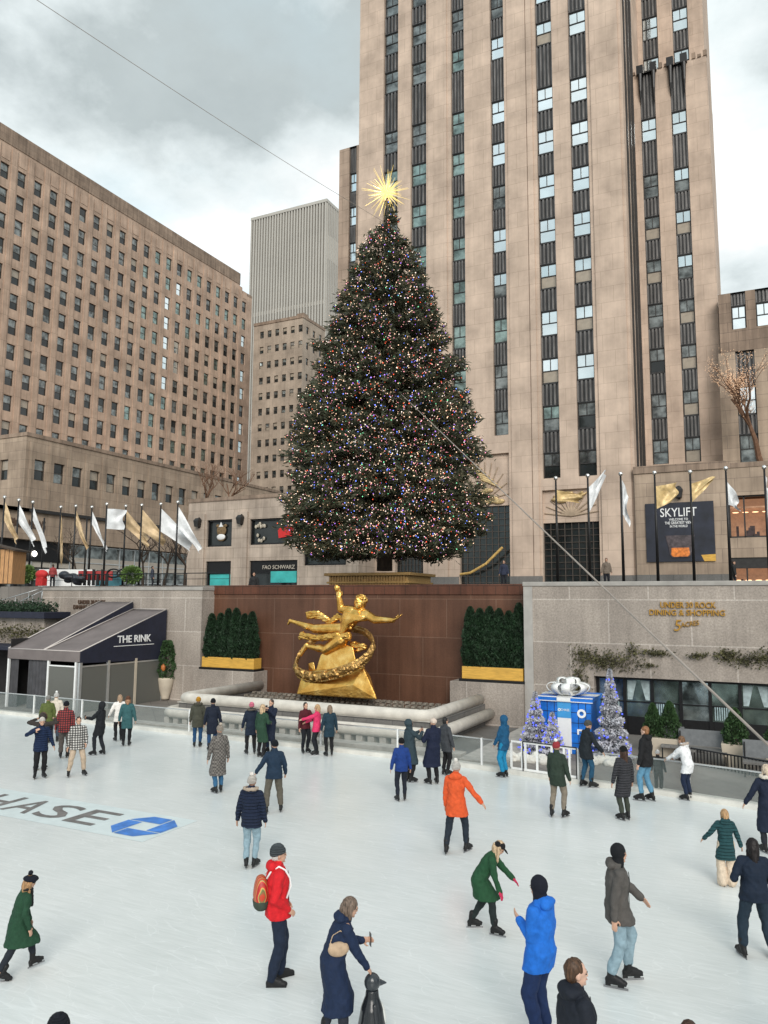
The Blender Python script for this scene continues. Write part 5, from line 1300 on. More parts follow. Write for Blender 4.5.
# dark carved caps over both strips
for cx in (-7.12, -4.64):
    q = MB()
    for dx in (-.55, .55): q.box(cx + dx - .28, cx + dx + .28, YWg - .35, YWg + .2, 51.1, 51.9); q.tube([(cx + dx, YWg - .2, 51.1), (cx + dx, YWg - .25, 49.5), (cx + dx, YWg - .05, 48.4)], [.2, .13, .04], 8)
    under(q.build('carved_cap', M['black']), r_, inv)
q = MB()
for i in range(14):
    x = -8.4 + i * .45; 
    if not any(abs(x - c_) < .9 for c_ in (-7.12, -4.64)): q.box(x, x + .3, YWg - .1, YWg + .3, 51.3, 51.3 + .25 * (1 + i % 2))
under(q.build('crenellation', M['cap']), r_, inv)
simple_block('upper_block', 'upper setback limestone block rising behind the right wing', -9.0, -2.6, 71, 84, 51.0, 86, [(-7.95, -6.55), (-5.25, -3.9)], [54.0, 58.2, 62.4, 66.6, 70.8, 75, 79.2], 2.2, lambda c, z: 'sky', M['tower'])
# dark bars standing in for the shaded stepped slits between tower and wing
q = MB()
for i in range(3): q.box(-8.35 + .0, -8.22 + i * .04, YT + 1.2 + i * 1.7, YT + 1.5 + i * 1.7, 5, TOP - 6)
tag(q.build('shade_slit_bars', M['bronze']), 'dark vertical bars standing in for shaded slits between the skyscraper and its wing', 'fins')
# left neighbour wing
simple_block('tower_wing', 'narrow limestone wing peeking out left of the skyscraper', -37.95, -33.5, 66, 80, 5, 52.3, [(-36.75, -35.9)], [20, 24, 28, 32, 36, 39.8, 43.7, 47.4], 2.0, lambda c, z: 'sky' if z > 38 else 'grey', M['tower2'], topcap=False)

# ---- right far block ---------------------------------------------------
rb, inv = simple_block('office_block', 'shorter weathered limestone block at the right edge', -2.35, 9, 64, 84, 5, 24.6 + .0, [(-1.15, .18), (3.4, 4.7)], [15.8, 19.6], 2.2, lambda c, z: 'sky' if z > 19 else 'grey', M['podium'], topcap=False)
simple_block('office_block', 'weathered top storey set behind the right hand block', -2.2, 9, 64.6, 84, 24.6, 29.6, [(-1.3, -.25), (.45, 1.6), (3.4, 4.6)], [26.6], 1.9, lambda c, z: 'sky', M['cap'], topcap=False)

# ---- low podium with banner --------------------------------------------
YP = 59.5
pd = empty('podium_building', (-5, YP, 5), 0, 'low limestone building with a dark banner and lit shop windows at right', 'building'); inv = Matrix.Translation((5, -YP, -5))
q = MB(); facade(q, (0, YP, 0), (1, 0, 0), (0, -1, 0), -8.35, 14, 5, 14.75, [(-1.98, 1.4, 9.75, 12.75), (-1.98, 1.4, 5, 8.35), (3, 6.4, 9.75, 12.75), (3, 6.4, 5, 8.35)], .5)
q.quad((-8.35, YP, 14.75), (14, YP, 14.75), (14, YP + 6, 14.75), (-8.35, YP + 6, 14.75)); q.quad((-8.35, YP, 5), (-8.35, YP + .5, 5), (-8.35, YP + .5, 14.75), (-8.35, YP, 14.75))
under(q.build('wall', M['podium']), pd, inv)
q = MB(); q.box(-8.4, -2.0, YP - .1, YP + .4, 14.75, 15.3); q.box(-2.0, 14, YP - .05, YP + .4, 14.75, 15.1); under(q.build('parapet', M['cap']), pd, inv)
q = MB(); q.box(-8.35, -2.05, YP - .08, YP - .003, 5, 7.2); under(q.build('granite_base', M['granite_dark']), pd, inv)
for x0 in (-1.98, 3):
    q = MB()
    for (z0, z1) in ((9.75, 12.75), (5, 8.35)):
        for x in (x0, x0 + .95, x0 + 3.28): q.box(x, x + .1, YP + .2, YP + .4, z0, z1)
        q.box(x0, x0 + 3.38, YP + .2, YP + .4, z1 - .1, z1); q.box(x0, x0 + 3.38, YP + .2, YP + .4, z0, z0 + .12)
    q.box(x0, x0 + 3.38, YP + .1, YP + .4, 7.6, 8.35); under(q.build('shop_window', M['bronze']), pd, inv)
    q = MB(); q.box(x0, x0 + 3.38, YP + 2.4, YP + 2.5, 5, 12.75); q.box(x0, x0 + 3.38, YP + .5, YP + 2.4, 11.9, 12.0); under(q.build('shop_interior', M['g_shop']), pd, inv)
    q = MB()
    for i in range(16): u_ = x0 + .1 + RNG.uniform(0, 3.1); zb_ = 9.8 if i % 2 else 6.0; q.box(u_, u_ + RNG.uniform(.1, .35), YP + 1.2 + i * .02, YP + 1.5 + i * .02, zb_, zb_ + RNG.uniform(.25, .9))
    under(q.build('shop_display', plain('display_shelves', (.05, .03, .03), .6, 0, .6, 4)), pd, inv)
    for (z, n_) in ((11.7, 5), (8.0, 5), (6.8, 4)):
        q = MB()
        for i in range(n_): q.ell((x0 + .4 + i * .65, YP + 1.6, z), (.22, .1, .04), None, 8, 5)
        under(q.build('shop_lamps', plain('warm_lamp', (1, .5, .2), .4, 0, .05, emit=(1, .55, .3), es=1.6)), pd, inv)
b0, b1 = at(645, 504, Y=YP - .1), at(716, 561, Y=YP - .1)
bw, bh = b1.x - b0.x, b0.z - b1.z
bn = empty('banner', ((b0.x + b1.x) / 2, YP - .1, b1.z), 0, 'dark navy banner with white heading and an amber drink glass', 'banner')
q = MB(); q.box(-bw / 2, bw / 2, -.02, .0, 0, bh); q.build('cloth', plain('navy_banner', (.014, .017, .03), .6, 0, .5, 1.0, 0), bn)
for t, sz, w_, z in (('SKYLIFT', .9, 2.5, bh - .75), ('WELCOME TO', .24, 1.3, bh - 1.25), ('THE GREATEST VIEW', .28, 1.9, bh - 1.5), ('IN THE WORLD', .24, 1.2, bh - 1.75)):
    o = textmesh(t, sz, .004, M['white_letter'], 'lettering', bn, w_, 0, 1, .003); o.location = (-.05, -.03, z); o.rotation_euler = (PI / 2, 0, 0)
q = MB(); q.loft([((0, -.05, z), (1, 0, 0), (0, 1, 0), r_, .03) for z, r_ in ((.3, .6), (.5, .72), (1.1, .82), (1.9, 1.0))]); q.build('glass_picture', plain('dark_glass_print', (.07, .055, .06), .5, 0, .6, 4), bn)
q = MB(); q.loft([((0, -.07, z), (1, 0, 0), (0, 1, 0), r_, .03) for z, r_ in ((.35, .5), (.5, .64), (1.0, .6))]); q.build('drink_picture', plain('amber_print', (.62, .18, .03), .5, 0, .6, 4), bn)
q = MB(); q.add([(bw / 2 - .75, -.03, .0), (bw / 2, -.03, .0), (bw / 2, -.03, .5), (bw / 2 - .95, -.03, .45)], [(0, 1, 2, 3)]); q.build('gold_corner', M['yellow'], bn)
def wall_lamp(p, rz, label):
    r = empty('wall_lamp', p, rz, label, 'wall lamp'); q = MB(); q.add([(-.2, -.45, .0), (.2, -.45, 0), (.2, 0, 0), (-.2, 0, 0), (-.3, -.5, .55), (.3, -.5, .55), (.3, 0, .6), (-.3, 0, .6), (-.18, -.35, .8), (.18, -.35, .8), (.18, 0, .8), (-.18, 0, .8)], [(0, 3, 2, 1), (0, 1, 5, 4), (1, 2, 6, 5), (2, 3, 7, 6), (3, 0, 4, 7), (4, 5, 9, 8), (5, 6, 10, 9), (6, 7, 11, 10), (7, 4, 8, 11), (8, 9, 10, 11)]); q.build('lantern_body', M['bronze'], r)
    q = MB(); q.box(-.08, .08, -.05, 0, -.1, .9); q.build('bracket', M['black'], r)
wall_lamp(at(679, 498, Y=YP - .02), 0, 'dark wall lantern above the banner')

# ---- toy store block ---------------------------------------------------
YF = 57.0
fa = empty('store_building', (-40, YF, 5), 0, 'low pale limestone store building behind the left of the tree', 'building'); inv = Matrix.Translation((40, -YF, -5))
FX0, FX1, FT = -48.75, -30.4, 14.35
hs = [(-46.5, -43.62, 10.1, 12.6), (-46.5, -43.62, 5, 8.75), (-41.6, -36.9, 10.15, 12.5), (-41.55, -36.45, 5, 8.72), (-35.8, -31.6, 8.2, 11.5)]
q = MB(); facade(q, (0, YF, 0), (1, 0, 0), (0, -1, 0), FX0, FX1, 5, FT, hs, .35)
q.quad((FX0, YF, 5), (FX0, 80, 5), (FX0, 80, FT), (FX0, YF, FT)); q.quad((FX1, YF, 5), (FX1, 80, 5), (FX1, 80, FT), (FX1, YF, FT)); q.quad((FX0, YF, FT), (FX1, YF, FT), (FX1, 80, FT), (FX0, 80, FT))
under(q.build('wall', M['store']), fa, inv)
q = MB(); q.box(FX0 - .05, FX1, YF - .08, YF + .5, FT, FT + .35); under(q.build('parapet', M['cap']), fa, inv)
q = MB()
for a, b in ((FX0 + .1, -46.7), (-43.4, -41.8)): q.box(a, b, YF - .18, YF - .003, 5, 13.2)
under(q.build('pilaster', M['store']), fa, inv)
for a, b, z0, z1 in hs:
    q = MB(); q.box(a, b, YF + .2, YF + .34, z1 - .16, z1); q.box(a, b, YF + .2, YF + .34, z0, z0 + .14); q.box(a, a + .14, YF + .2, YF + .34, z0, z1); q.box(b - .14, b, YF + .2, YF + .34, z0, z1)
    if z0 == 5: q.box(a, b, YF + .18, YF + .34, 7.6, 8.6)
    fr = under(q.build('shop_window', M['black']), fa, inv)
    g_ = MB(); g_.box(a, b, YF + .4, YF + .45, z0, z1); under(g_.build('dark_glazing', M['g_dark']), fa, inv)
q = MB(); q.box(-46.2, -43.8, YF + .3, YF + .36, 5, 7.6); under(q.build('poster', M['teal']), fa, inv)
q = MB(); q.box(-39.3, -36.6, YF + .12, YF + .18, 6.75, 7.75); under(q.build('poster', M['teal']), fa, inv)
o = textmesh('FAO SCHWARZ', .5, .02, plain('pale_letters', (.5, .45, .38), .5, 0, .05), 'lettering', None, 3.4); o.location = (-38.5, YF + .12, 8.1); o.rotation_euler = (PI / 2, 0, 0); under(o, fa, inv)
q = MB(); q.ell((-45.0, YF + .25, 10.95), (.5, .1, .35)); q.ell((-45.0, YF + .25, 11.6), (.55, .1, .55)); q.ell((-45.45, YF + .25, 12.05), (.18, .1, .16)); q.ell((-44.55, YF + .25, 12.05), (.18, .1, .16)); under(q.build('toy_display', plain('tan_plush', (.18, .12, .06), .9, 0, .4), None, True), fa, inv)
q = MB(); q.ell((-45.0, YF + .2, 11.0), (.5, .1, .28)); q.add([(-45.25, YF + .15, 11.95), (-44.75, YF + .15, 11.95), (-45, YF + .15, 12.4)], [(0, 1, 2)]); under(q.build('toy_muzzle', M['white'], None, True), fa, inv)
q = MB(); q.add([(-38.6, YF + .2, 10.7), (-36.9, YF + .2, 10.9), (-37.1, YF + .2, 12.0), (-38.0, YF + .2, 11.8), (-38.7, YF + .2, 11.5)], [(0, 1, 2, 3, 4)]); under(q.build('red_display', plain('red_display', (.6, .02, .02), .5, 0, .1)), fa, inv)
q = MB()
for i in range(10): q.ell((-41.2 + RNG.uniform(0, 1.4), YF + .25, 10.4 + RNG.uniform(0, 1.8)), (.14, .08, .18), None, 8, 5)
under(q.build('window_ornaments', plain('pale_ornaments', (.45, .4, .32), .6, 0, .4)), fa, inv)
wall_lamp(at(199, 527, Y=YF - .2), 0, 'dark wall lantern left of the toy display window'); wall_lamp(at(241.5, 524, Y=YF - .2), 0, 'dark wall lantern right of the toy display window')
q = MB(); q.box(-36, -32.3, YF - .1, YF - .02, 5, 6.2); 
# ---- podium on the left, curved corner ---------------------------------
XP = -70.0
pl = empty('corner_building', (XP, 70, 5), 0, 'low brown limestone building with a row of square windows and glass shopfront at left', 'building'); inv = Matrix.Translation((-XP, -70, -5))
cols = [57.51 + 2.55 * i for i in range(15)]
hs = [(y - .72, y + .72, 17.95, 20.2) for y in cols]
PT = 22.55
q = MB(); facade(q, (XP, 0, 0), (0, 1, 0), (1, 0, 0), 55.6, 104, 13.2, PT, hs, .35)
hs2 = [(-74.0 + .0, -72.7, 17.95, 20.2), (-78.3, -77, 17.95, 20.2), (-82.5, -81.2, 17.95, 20.2)]
facade(q, (0, 55.6, 0), (1, 0, 0), (0, -1, 0), -110, XP, 13.2, PT, hs2, .35)
q.quad((XP, 55.6, PT), (XP, 104, PT), (-99.9, 104, PT), (-99.9, 55.6, PT)); under(q.build('wall', M['podium']), pl, inv)
q = MB(); q.box(XP - .4, XP + .12, 55.5, 104, PT, PT + .4); q.box(-110, XP - .4, 55.5, 55.9, PT, PT + .4); under(q.build('parapet', M['cap']), pl, inv)
for i, y in enumerate(cols): under(place_window(None, (XP - .3, y, 17.98), PI / 2, 1.4, 2.2, RNG.choice(['blind', 'dark', 'blind', 'dark2', 'blind2'])), pl, inv)
for a, b, z0, z1 in hs2: under(place_window(None, ((a + b) / 2, 55.9, 17.98), 0, 1.28, 2.2, 'blind'), pl, inv)
q = MB()
for y in cols: q.box(XP + .0, XP + .06, y - 1.28 - .18, y - 1.28 + .18, 14.6, 22)
under(q.build('pilaster', M['podium']), pl, inv)
q = MB(); q.box(XP - .3, XP + 1.2, 50, 100, 14.3, 14.65); q.box(-110, XP + 1.2, 49, 55.5, 14.3, 14.65); under(q.build('canopy', M['bronze']), pl, inv)
q = MB(); q.box(XP - .3, XP + .9, 52, 100, 11.4, 14.3); q.box(-110, XP - .3, 52, 55.5, 11.4, 14.3); under(q.build('sign_band', M['podium']), pl, inv)
p0, p1 = at(6, 508, X=XP + .95), at(46, 513, X=XP + .95)
o = textmesh('NBC NEWS', 1.3, .03, M['dark_letter'], 'lettering', None, (p1.y - p0.y) * .8); o.location = (XP + .95, p0.y + (p1.y - p0.y) * .6, 13.0); o.rotation_euler = (PI / 2, 0, PI / 2); under(o, pl, inv)
q = MB()
for i in range(6):
    a = PI * (i + .5) / 6; q.ell((XP + .95, p0.y + .9 + .42 * math.cos(a), 12.75 + .5 * math.sin(a)), (.03, .16, .3), Matrix.Rotation(-(a - PI / 2), 3, 'X') if False else Matrix.Rotation(a - PI / 2, 3, 'X'), 8, 6)
under(q.build('feather_emblem', M['dark_letter']), pl, inv)
q = MB(); q.box(XP - .2, XP - .1, 52, 100, 5, 11.4); under(q.build('shop_glazing', M['g_grey']), pl, inv)
q = MB()
y = 52
while y < 100: q.box(XP - .1, XP + .1, y, y + .12, 5, 11.4); y += 2.5
for z in (7.2, 9.3, 11.2): q.box(XP - .1, XP + .08, 52, 100, z, z + .1)
under(q.build('shopfront_mullions', M['alu']), pl, inv)
q = MB(); q.box(XP - .05, XP + .02, 56, 98, 8.6, 9.9); under(q.build('pale_panel_band', plain('pale_panels', (.42, .38, .33), .6, 0, .12, .4)), pl, inv)
q = MB(); q.box(XP - .05, XP + .14, 52.5, 62, 9.2, 11.3); under(q.build('dark_screen', M['black']), pl, inv)
q = MB(); q.ell((XP + .3, 57.2, 10.0), (.15, .28, .28)); under(q.build('flood_lamp', plain('white_lamp', (1, 1, 1), .4, 0, 0, emit=(1, .95, .85), es=8), None, True), pl, inv)
q = MB(); q.box(XP - .03, XP + .2, 58, 70, 5, 8.2); under(q.build('colour_poster', plain('blue_green_poster', (.06, .22, .27), .5, 0, .6, .5, 0)), pl, inv)
q = MB(); q.ell((XP + .2, 60, 6.9), (.06, 1.3, 1.3)); under(q.build('round_poster', plain('rust_disc', (.3, .09, .05), .5, 0, .3), None, True), pl, inv)
q = MB(); q.box(XP - .1, XP + .35, 71, 98, 5, 6.2); under(q.build('dark_plinth', M['black']), pl, inv)

# ---- big office building at left ---------------------------------------
XB = -100.0
ob = empty('office_building', (XB, 100, 5), 0, 'large brown limestone office building with a regular grid of small windows at left', 'building'); inv = Matrix.Translation((-XB, -100, -5))
cols = [72.76 + 3.0 * (i - 5) for i in range(26)]; rows = [69.55 - 3.92 * i for i in range(13)]
hs = [(y - .74, y + .74, z - 1.25, z + 1.2) for y in cols for z in rows]
q = MB(); facade(q, (XB, 0, 0), (0, 1, 0), (1, 0, 0), 50, 135.5, 5, 72.5, hs, .35)
q.quad((XB, 50, 72.5), (XB, 131, 72.5), (XB, 131, 74.0), (XB, 50, 74.0)); q.quad((XB, 131, 72.5), (XB - 30, 131, 72.5), (XB - 30, 131, 76.5), (XB, 131, 76.5))
q.quad((XB, 135.5, 5), (XB - 30, 135.5, 5), (XB - 30, 135.5, 72.5), (XB, 135.5, 72.5)); q.quad((XB, 131, 72.5), (XB, 135.5, 72.5), (XB - 30, 135.5, 72.5), (XB - 30, 131, 72.5)); q.quad((XB, 50, 5), (XB - 30, 50, 5), (XB - 30, 50, 76.5), (XB, 50, 76.5))
under(q.build('wall', M['office']), ob, inv)
q = MB(); q.box(XB - .6, XB + .1, 50, 131, 74.0, 76.5); q.box(XB - .6, XB + .05, 131.01, 135.5, 72.5, 73.0); q.box(XB - 30, XB - .6, 50, 131, 76.0, 76.3); under(q.build('parapet', M['cap']), ob, inv)
q = MB()
for y in cols:
    q.box(XB + .003, XB + .16, y - 1.5 - .46, y - 1.5 + .46, 5, 73.6)
    q.box(XB + .0, XB + .07, y - .7, y + .7, 71.4, 73.0)
under(q.build('pilaster', M['office']), ob, inv)
bright = {(17, r): k for r, k in ((2, 'sky'), (3, 'sky'), (4, 'sky'), (5, 'sky'), (6, 'sky'), (7, 'sky'), (8, 'sky2'))}
allw = []
for i, y in enumerate(cols):
    for j, z in enumerate(rows):
        k_ = 'dark' if RNG.random() < .55 else RNG.choice(['dark2', 'dark', 'dark2', 'grey', 'blind'])
        if i >= 14 and RNG.random() < .25: k_ = 'teal'
        if i == 17 and 1 < j < 7: k_ = 'sky'
        if i == 18 and (j in (1, 4, 5)): k_ = 'sky'
        if i == 25 and j > 1 and j % 3: k_ = 'sky'
        allw.append(((XB - .28, y, z - 1.23), PI / 2, 1.45, 2.4, k_))
vis = [w for w in allw if w[0][1] > 70]; hid = [w for w in allw if w[0][1] <= 70]
vis.sort(key=lambda w: (w[0][0] ** 2 + w[0][1] ** 2 + (w[0][2] - 5) ** 2))
for w in vis[:100]: under(place_window(None, *w), ob, inv)
under(stuff_windows(None, vis[100:] + hid), ob, inv)
q = MB(); q.box(XB - .8, XB - .7, 50.5, 135, 5, 72); under(q.build('inner_core', M['dark']), ob, inv)

# ---- mid block between -------------------------------------------------
mbk = empty('office_block', (-88, 130, 5), 0, 'pale stone office block with small square windows between the tree and the big building', 'building'); inv = Matrix.Translation((88, -130, -5))
cs = [-93.1 + 1.93 * i for i in range(6)]; 
rws = [61.2 - 3.35 * i for i in range(14)]
X0m, X1m, ZT = -95.2, -82.9, 63.4
q = MB(); facade(q, (0, 130, 0), (1, 0, 0), (0, -1, 0), X0m, X1m, 5, ZT, [(x - .5, x + .5, z - .75, z + .75) for x in cs for z in rws], .3)
sy = [131.9, 134.5, 137.1]
facade(q, (X1m, 0, 0), (0, 1, 0), (1, 0, 0), 130, 139, 5, ZT, [(y - .5, y + .5, z - .75, z + .75) for y in sy for z in rws], .3)
q.quad((X0m, 130, ZT), (X1m, 130, ZT), (X1m, 139, ZT), (X0m, 139, ZT)); q.quad((X0m, 139, 5), (X1m, 139, 5), (X1m, 139, ZT), (X0m, 139, ZT)); under(q.build('wall', M['midwall'] if 'midwall' in M else M['office']), mbk, inv)
q = MB(); q.box(X0m, X1m + .1, 129.85, 130.3, ZT, ZT + .6); q.box(X1m - .3, X1m + .1, 130.3, 139, ZT, ZT + .6); q.box(-85, -83.4, 131, 133, ZT, ZT + 1.5); under(q.build('parapet', M['cap']), mbk, inv)
items = [((x, 130.22, z - .73), 0, .96, 1.46, RNG.choice(['dark', 'dark', 'blind', 'sky3', 'dark2'])) for z in rws for x in cs]
for it_ in items[:84]: under(place_window(None, *it_), mbk, inv)
for it_ in [((X1m - .22, y, z - .73), PI / 2, .96, 1.46, 'dark') for y in sy for z in rws][:16]: under(place_window(None, *it_), mbk, inv)
under(stuff_windows(None, items[84:] + [((X1m - .22, y, z - .73), PI / 2, .96, 1.46, 'dark') for y in sy for z in rws][16:]), mbk, inv)

# ---- ribbed tower ------------------------------------------------------
rt = empty('ribbed_tower', (-133, 200, 5), 0, 'distant pale office tower with close vertical ribs', 'building'); inv = Matrix.Translation((133, -200, -5))
rx0, rx1, rz1 = -148.0, -119.4, 131.4
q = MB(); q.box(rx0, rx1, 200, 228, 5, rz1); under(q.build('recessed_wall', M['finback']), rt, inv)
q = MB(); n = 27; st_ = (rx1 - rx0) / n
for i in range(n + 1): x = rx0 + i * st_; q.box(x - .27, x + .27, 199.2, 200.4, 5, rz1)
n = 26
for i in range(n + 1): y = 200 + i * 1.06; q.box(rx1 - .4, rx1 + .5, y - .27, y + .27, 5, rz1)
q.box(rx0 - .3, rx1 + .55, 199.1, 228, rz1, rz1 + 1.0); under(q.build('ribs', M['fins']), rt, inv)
for z in (20, 60, 98): q = MB(); q.box(rx0, rx1 + .1, 199.7, 200, z, z + 1.3); under(q.build('floor_band', M['fins']), rt, inv)
q = MB(); q.box(rx1 + .0, rx1 + .35, 200.4, 228, 113, 121); under(q.build('louvre_band', plain('pale_louvre', (.5, .46, .41), .7, 0, .1, .3)), rt, inv)

# ================================================================== Christmas tree
TX, TY = -18.15, 37.0
tz0 = 6.75
ct = empty('christmas_tree', (TX, TY, tz0), 0, 'giant Christmas tree covered in tiny coloured lights above the golden statue', 'christmas tree')
prof = [(7.7, 4.3), (8.6, 4.7), (9.5, 5.05), (10.6, 5.2), (11.7, 5.05), (13.9, 4.9), (16.1, 4.3), (19.0, 3.55), (21.8, 2.65), (23.3, 2.05), (24.8, 1.45), (26.2, .75), (27.2, .25), (27.7, .05)]
def rad_at(z):
    z = min(max(z, prof[0][0]), prof[-1][0])
    for (a, r1), (b, r2) in zip(prof, prof[1:]):
        if z <= b: return r1 + (r2 - r1) * (z - a) / (b - a)
    return .05
q = MB(); q.tube([(0, 0, 0), (0, 0, 3), (0, 0, 12), (0, 0, 20.5)], [.42, .38, .22, .04], 12); q.build('trunk', M['bark'], ct, True)
PP = []; DD = []; BP = []; lb = MB()
nb = 1750
for i in range(nb):
    z = 7.7 + (27.5 - 7.7) * (1 - (1 - (i + .5) / nb) ** .62) ; z = 7.7 + 19.8 * (1 - math.sqrt(1 - (i + RNG.random()) / nb) * 1.0)
    a = RNG.uniform(0, 2 * PI); R = rad_at(z) * (RNG.uniform(.78, 1.03) if RNG.random() < .86 else RNG.uniform(1.03, 1.13)) * (1 + .10 * noise.noise(Vector((math.cos(a) * 2.2, math.sin(a) * 2.2, z * .55))))
    ca, sa = math.cos(a), math.sin(a); droop = .05 + .14 * max(0, (14 - z) / 7); rise = .10
    zr = z + .15 * R
    def bp(t): return Vector((ca * R * t, sa * R * t, zr - tz0 - .28 * R * t + .16 * R * t * t * (1 if z > 12 else .55)))
    if i % 4 == 0 and z < 24: lb.tube([bp(0), bp(.5), bp(.95)], [.05, .03, .01], 4)
    nsp = max(14, int(18 * R))
    tt = np.sqrt(NR.uniform(.12, 1.0, nsp)); side = NR.normal(size=nsp) * (.10 + .17 * R * (1.06 - tt) * .55)
    for t, s_ in zip(tt, side):
        b = bp(t); p = b + Vector((-sa * s_, ca * s_, NR.normal() * .09 - abs(s_) * .12))
        PP.append(p); DD.append(Vector((ca - sa * s_ * 1.2, sa + ca * s_ * 1.2, RNG.uniform(-.35, .35))))
        if t > .5 and RNG.random() < .30: BP.append(p + Vector((ca * .06, sa * .06, .04)))
lb.build('limbs', M['bark'], ct)
PP = np.array(PP); DD = np.array(DD)
m, nt, b = nodes('fir_needles')
g = N(nt, 'ShaderNodeNewGeometry'); f = noisetex(nt, g.outputs['Position'], 1.1, 5, .7)
c = ramp(nt, f, [(.32, (.022, .036, .018)), (.52, (.055, .06, .03)), (.72, (.12, .095, .05))])
nt.links.new(c, b.inputs['Base Color']); b.inputs['Roughness'].default_value = .7; M['fir'] = m
rep = 3; PP2 = np.repeat(PP, rep, 0) + NR.normal(size=(len(PP) * rep, 3)) * .09; DD2 = np.repeat(DD, rep, 0) + NR.normal(size=(len(PP) * rep, 3)) * .55
leafcloud('needles', PP2, DD2, .30, M['fir'], ct, 4.2)
# bulbs
cols_ = [('warm_bulb', (1, .66, .44)), ('white_bulb', (1, .84, .74)), ('pink_bulb', (1, .35, .42)), ('blue_bulb', (.16, .26, 1)), ('red_bulb', (1, .12, .05)), ('green_bulb', (.25, .9, .45)), ('violet_bulb', (.5, .22, 1))]
bm_ = []
for n_, c_ in cols_:
    m, nt, b = nodes(n_); b.inputs['Base Color'].default_value = (*[x * .5 for x in c_], 1); b.inputs['Emission Color'].default_value = (*c_, 1); b.inputs['Emission Strength'].default_value = 1.15 if 'blue' not in n_ else 1.9; bm_.append(m)
BP = np.array(BP); wts = [.40, .17, .17, .09, .08, .03, .06]
ci = NR.choice(len(bm_), len(BP), p=wts)
r_ = .0235
octv = np.array([(1, 0, 0), (-1, 0, 0), (0, 1, 0), (0, -1, 0), (0, 0, 1), (0, 0, -1)]) * r_
octf = [(0, 2, 4), (2, 1, 4), (1, 3, 4), (3, 0, 4), (2, 0, 5), (1, 2, 5), (3, 1, 5), (0, 3, 5)]
sc = NR.uniform(.8, 1.6, len(BP))[:, None, None]
allv = BP[:, None, :] + octv[None] * sc
T = np.stack([allv[:, list(f_), :] for f_ in octf], 1).reshape(-1, 3, 3)
mi = np.repeat(ci, 8)
order = np.argsort(BP[:, 1] + .3 * np.abs(BP[:, 0]))[:100]
keep = np.ones(len(BP), bool); keep[order] = False
o = rawquads('light_bulb', T[np.repeat(keep, 8)], bm_, mi[np.repeat(keep, 8)], ct); o['kind'] = 'stuff'
bm_me = []
for k_, m_ in enumerate(bm_):
    q = MB(); q.add([tuple(v * 1.2) for v in octv], octf); bm_me.append(q.mesh('light_bulb', m_))
for i_ in order:
    o = bpy.data.objects.new('light_bulb', bm_me[ci[i_]]); COL.objects.link(o); o.parent = ct; o.location = BP[i_]
print('bulbs', len(BP), 'sprays', len(PP2))
# star
sr = empty('tree_star', (TX, TY, 28.15), 0, 'glowing gold star with long crystal spikes at the top of the tree', 'star')
q = MB(); q.ell((0, 0, 0), (.24, .24, .24)); q.build('core', plain('star_core', (.9, .6, .15), .3, .2, .1, emit=(1, .68, .16), es=1.2), sr, True)
q = MB(); q2 = MB(); n = 170
for i in range(n):
    ph = math.acos(1 - 2 * (i + .5) / n); th = PI * (1 + 5 ** .5) * i; d = Vector((math.cos(th) * math.sin(ph), math.sin(th) * math.sin(ph), math.cos(ph)))
    L_ = RNG.choice([.85, 1.05, 1.25, 1.5]); (q if i % 2 else q2).tube([d * .1, d * L_ * (1 if i % 2 == 0 else .6)], [.024, .006], 5)
q.build('crystal_spikes', plain('crystal', (.85, .83, .75), .25, .3, .05, emit=(1, .97, .9), es=.12), sr); q2.build('gold_spikes', plain('gold_spike', (.95, .70, .22), .3, .3, .05, emit=(1, .76, .3), es=.4), sr)
# planter box round the trunk
bx = empty('tree_stand', (TX - .25, TY, 5.0), 0, 'wide golden brown wooden stand round the foot of the giant tree', 'tree stand')
q = MB(); q.box(-2.3, 2.3, -1.5, 1.5, 0, 1.45); q.build('stand_body', M['treebox'], bx, bevel=.02)
q = MB(); q.box(-2.5, 2.5, -1.7, 1.7, 1.45, 1.6); q.box(-2.4, 2.4, -1.6, 1.6, 1.05, 1.15); q.build('rim', M['treebox'], bx, bevel=.02)
q = MB()
for i in range(28): x = -2.25 + i * .16; q.box(x, x + .1, -1.56, -1.5, .0, 1.05); q.box(x, x + .1, -1.56, -1.5, 1.15, 1.45)
q.build('slats', plain('gold_slats', (.26, .15, .05), .6, 0, .3, 5), bx)

# ================================================================== flagpoles with flags
def flag_mesh(hoist, fly, droop, ang, seed, pinch=0, mat=None, n=16, k=10):
    vs = []
    for i in range(n + 1):
        u = i / n
        for j in range(k + 1):
            v = j / k; h = hoist * (1 - pinch * u)
            x = fly * u * math.cos(droop); z = -v * h - fly * u * math.sin(droop) - .25 * u * u * math.sin(droop)
            if droop < 0: z += .0
            y = .16 * u * math.sin(u * 7 + v * 2.5 + seed) + .09 * math.sin(v * 9 + seed * 2 + u * 4) * u + .04 * noise.noise(Vector((u * 4, v * 4, seed)))
            x += .10 * math.sin(v * 7 + seed) * u
            vs.append((x * math.cos(ang) - y * math.sin(ang), x * math.sin(ang) + y * math.cos(ang), z))
    q = MB(); q.add(vs, [(i * (k + 1) + j, (i + 1) * (k + 1) + j, (i + 1) * (k + 1) + j + 1, i * (k + 1) + j + 1) for i in range(n) for j in range(k)])
    return q
M['flag_gold'] = plain('gold_lame', (.60, .43, .20), .4, .15, .35, 3, .3)
M['flag_white'] = plain('silver_white_cloth', (.68, .69, .70), .45, .05, .15, 3, .3)
M['flag_tan'] = plain('tan_gold_cloth', (.52, .38, .22), .5, .15, .25, 3, .3)
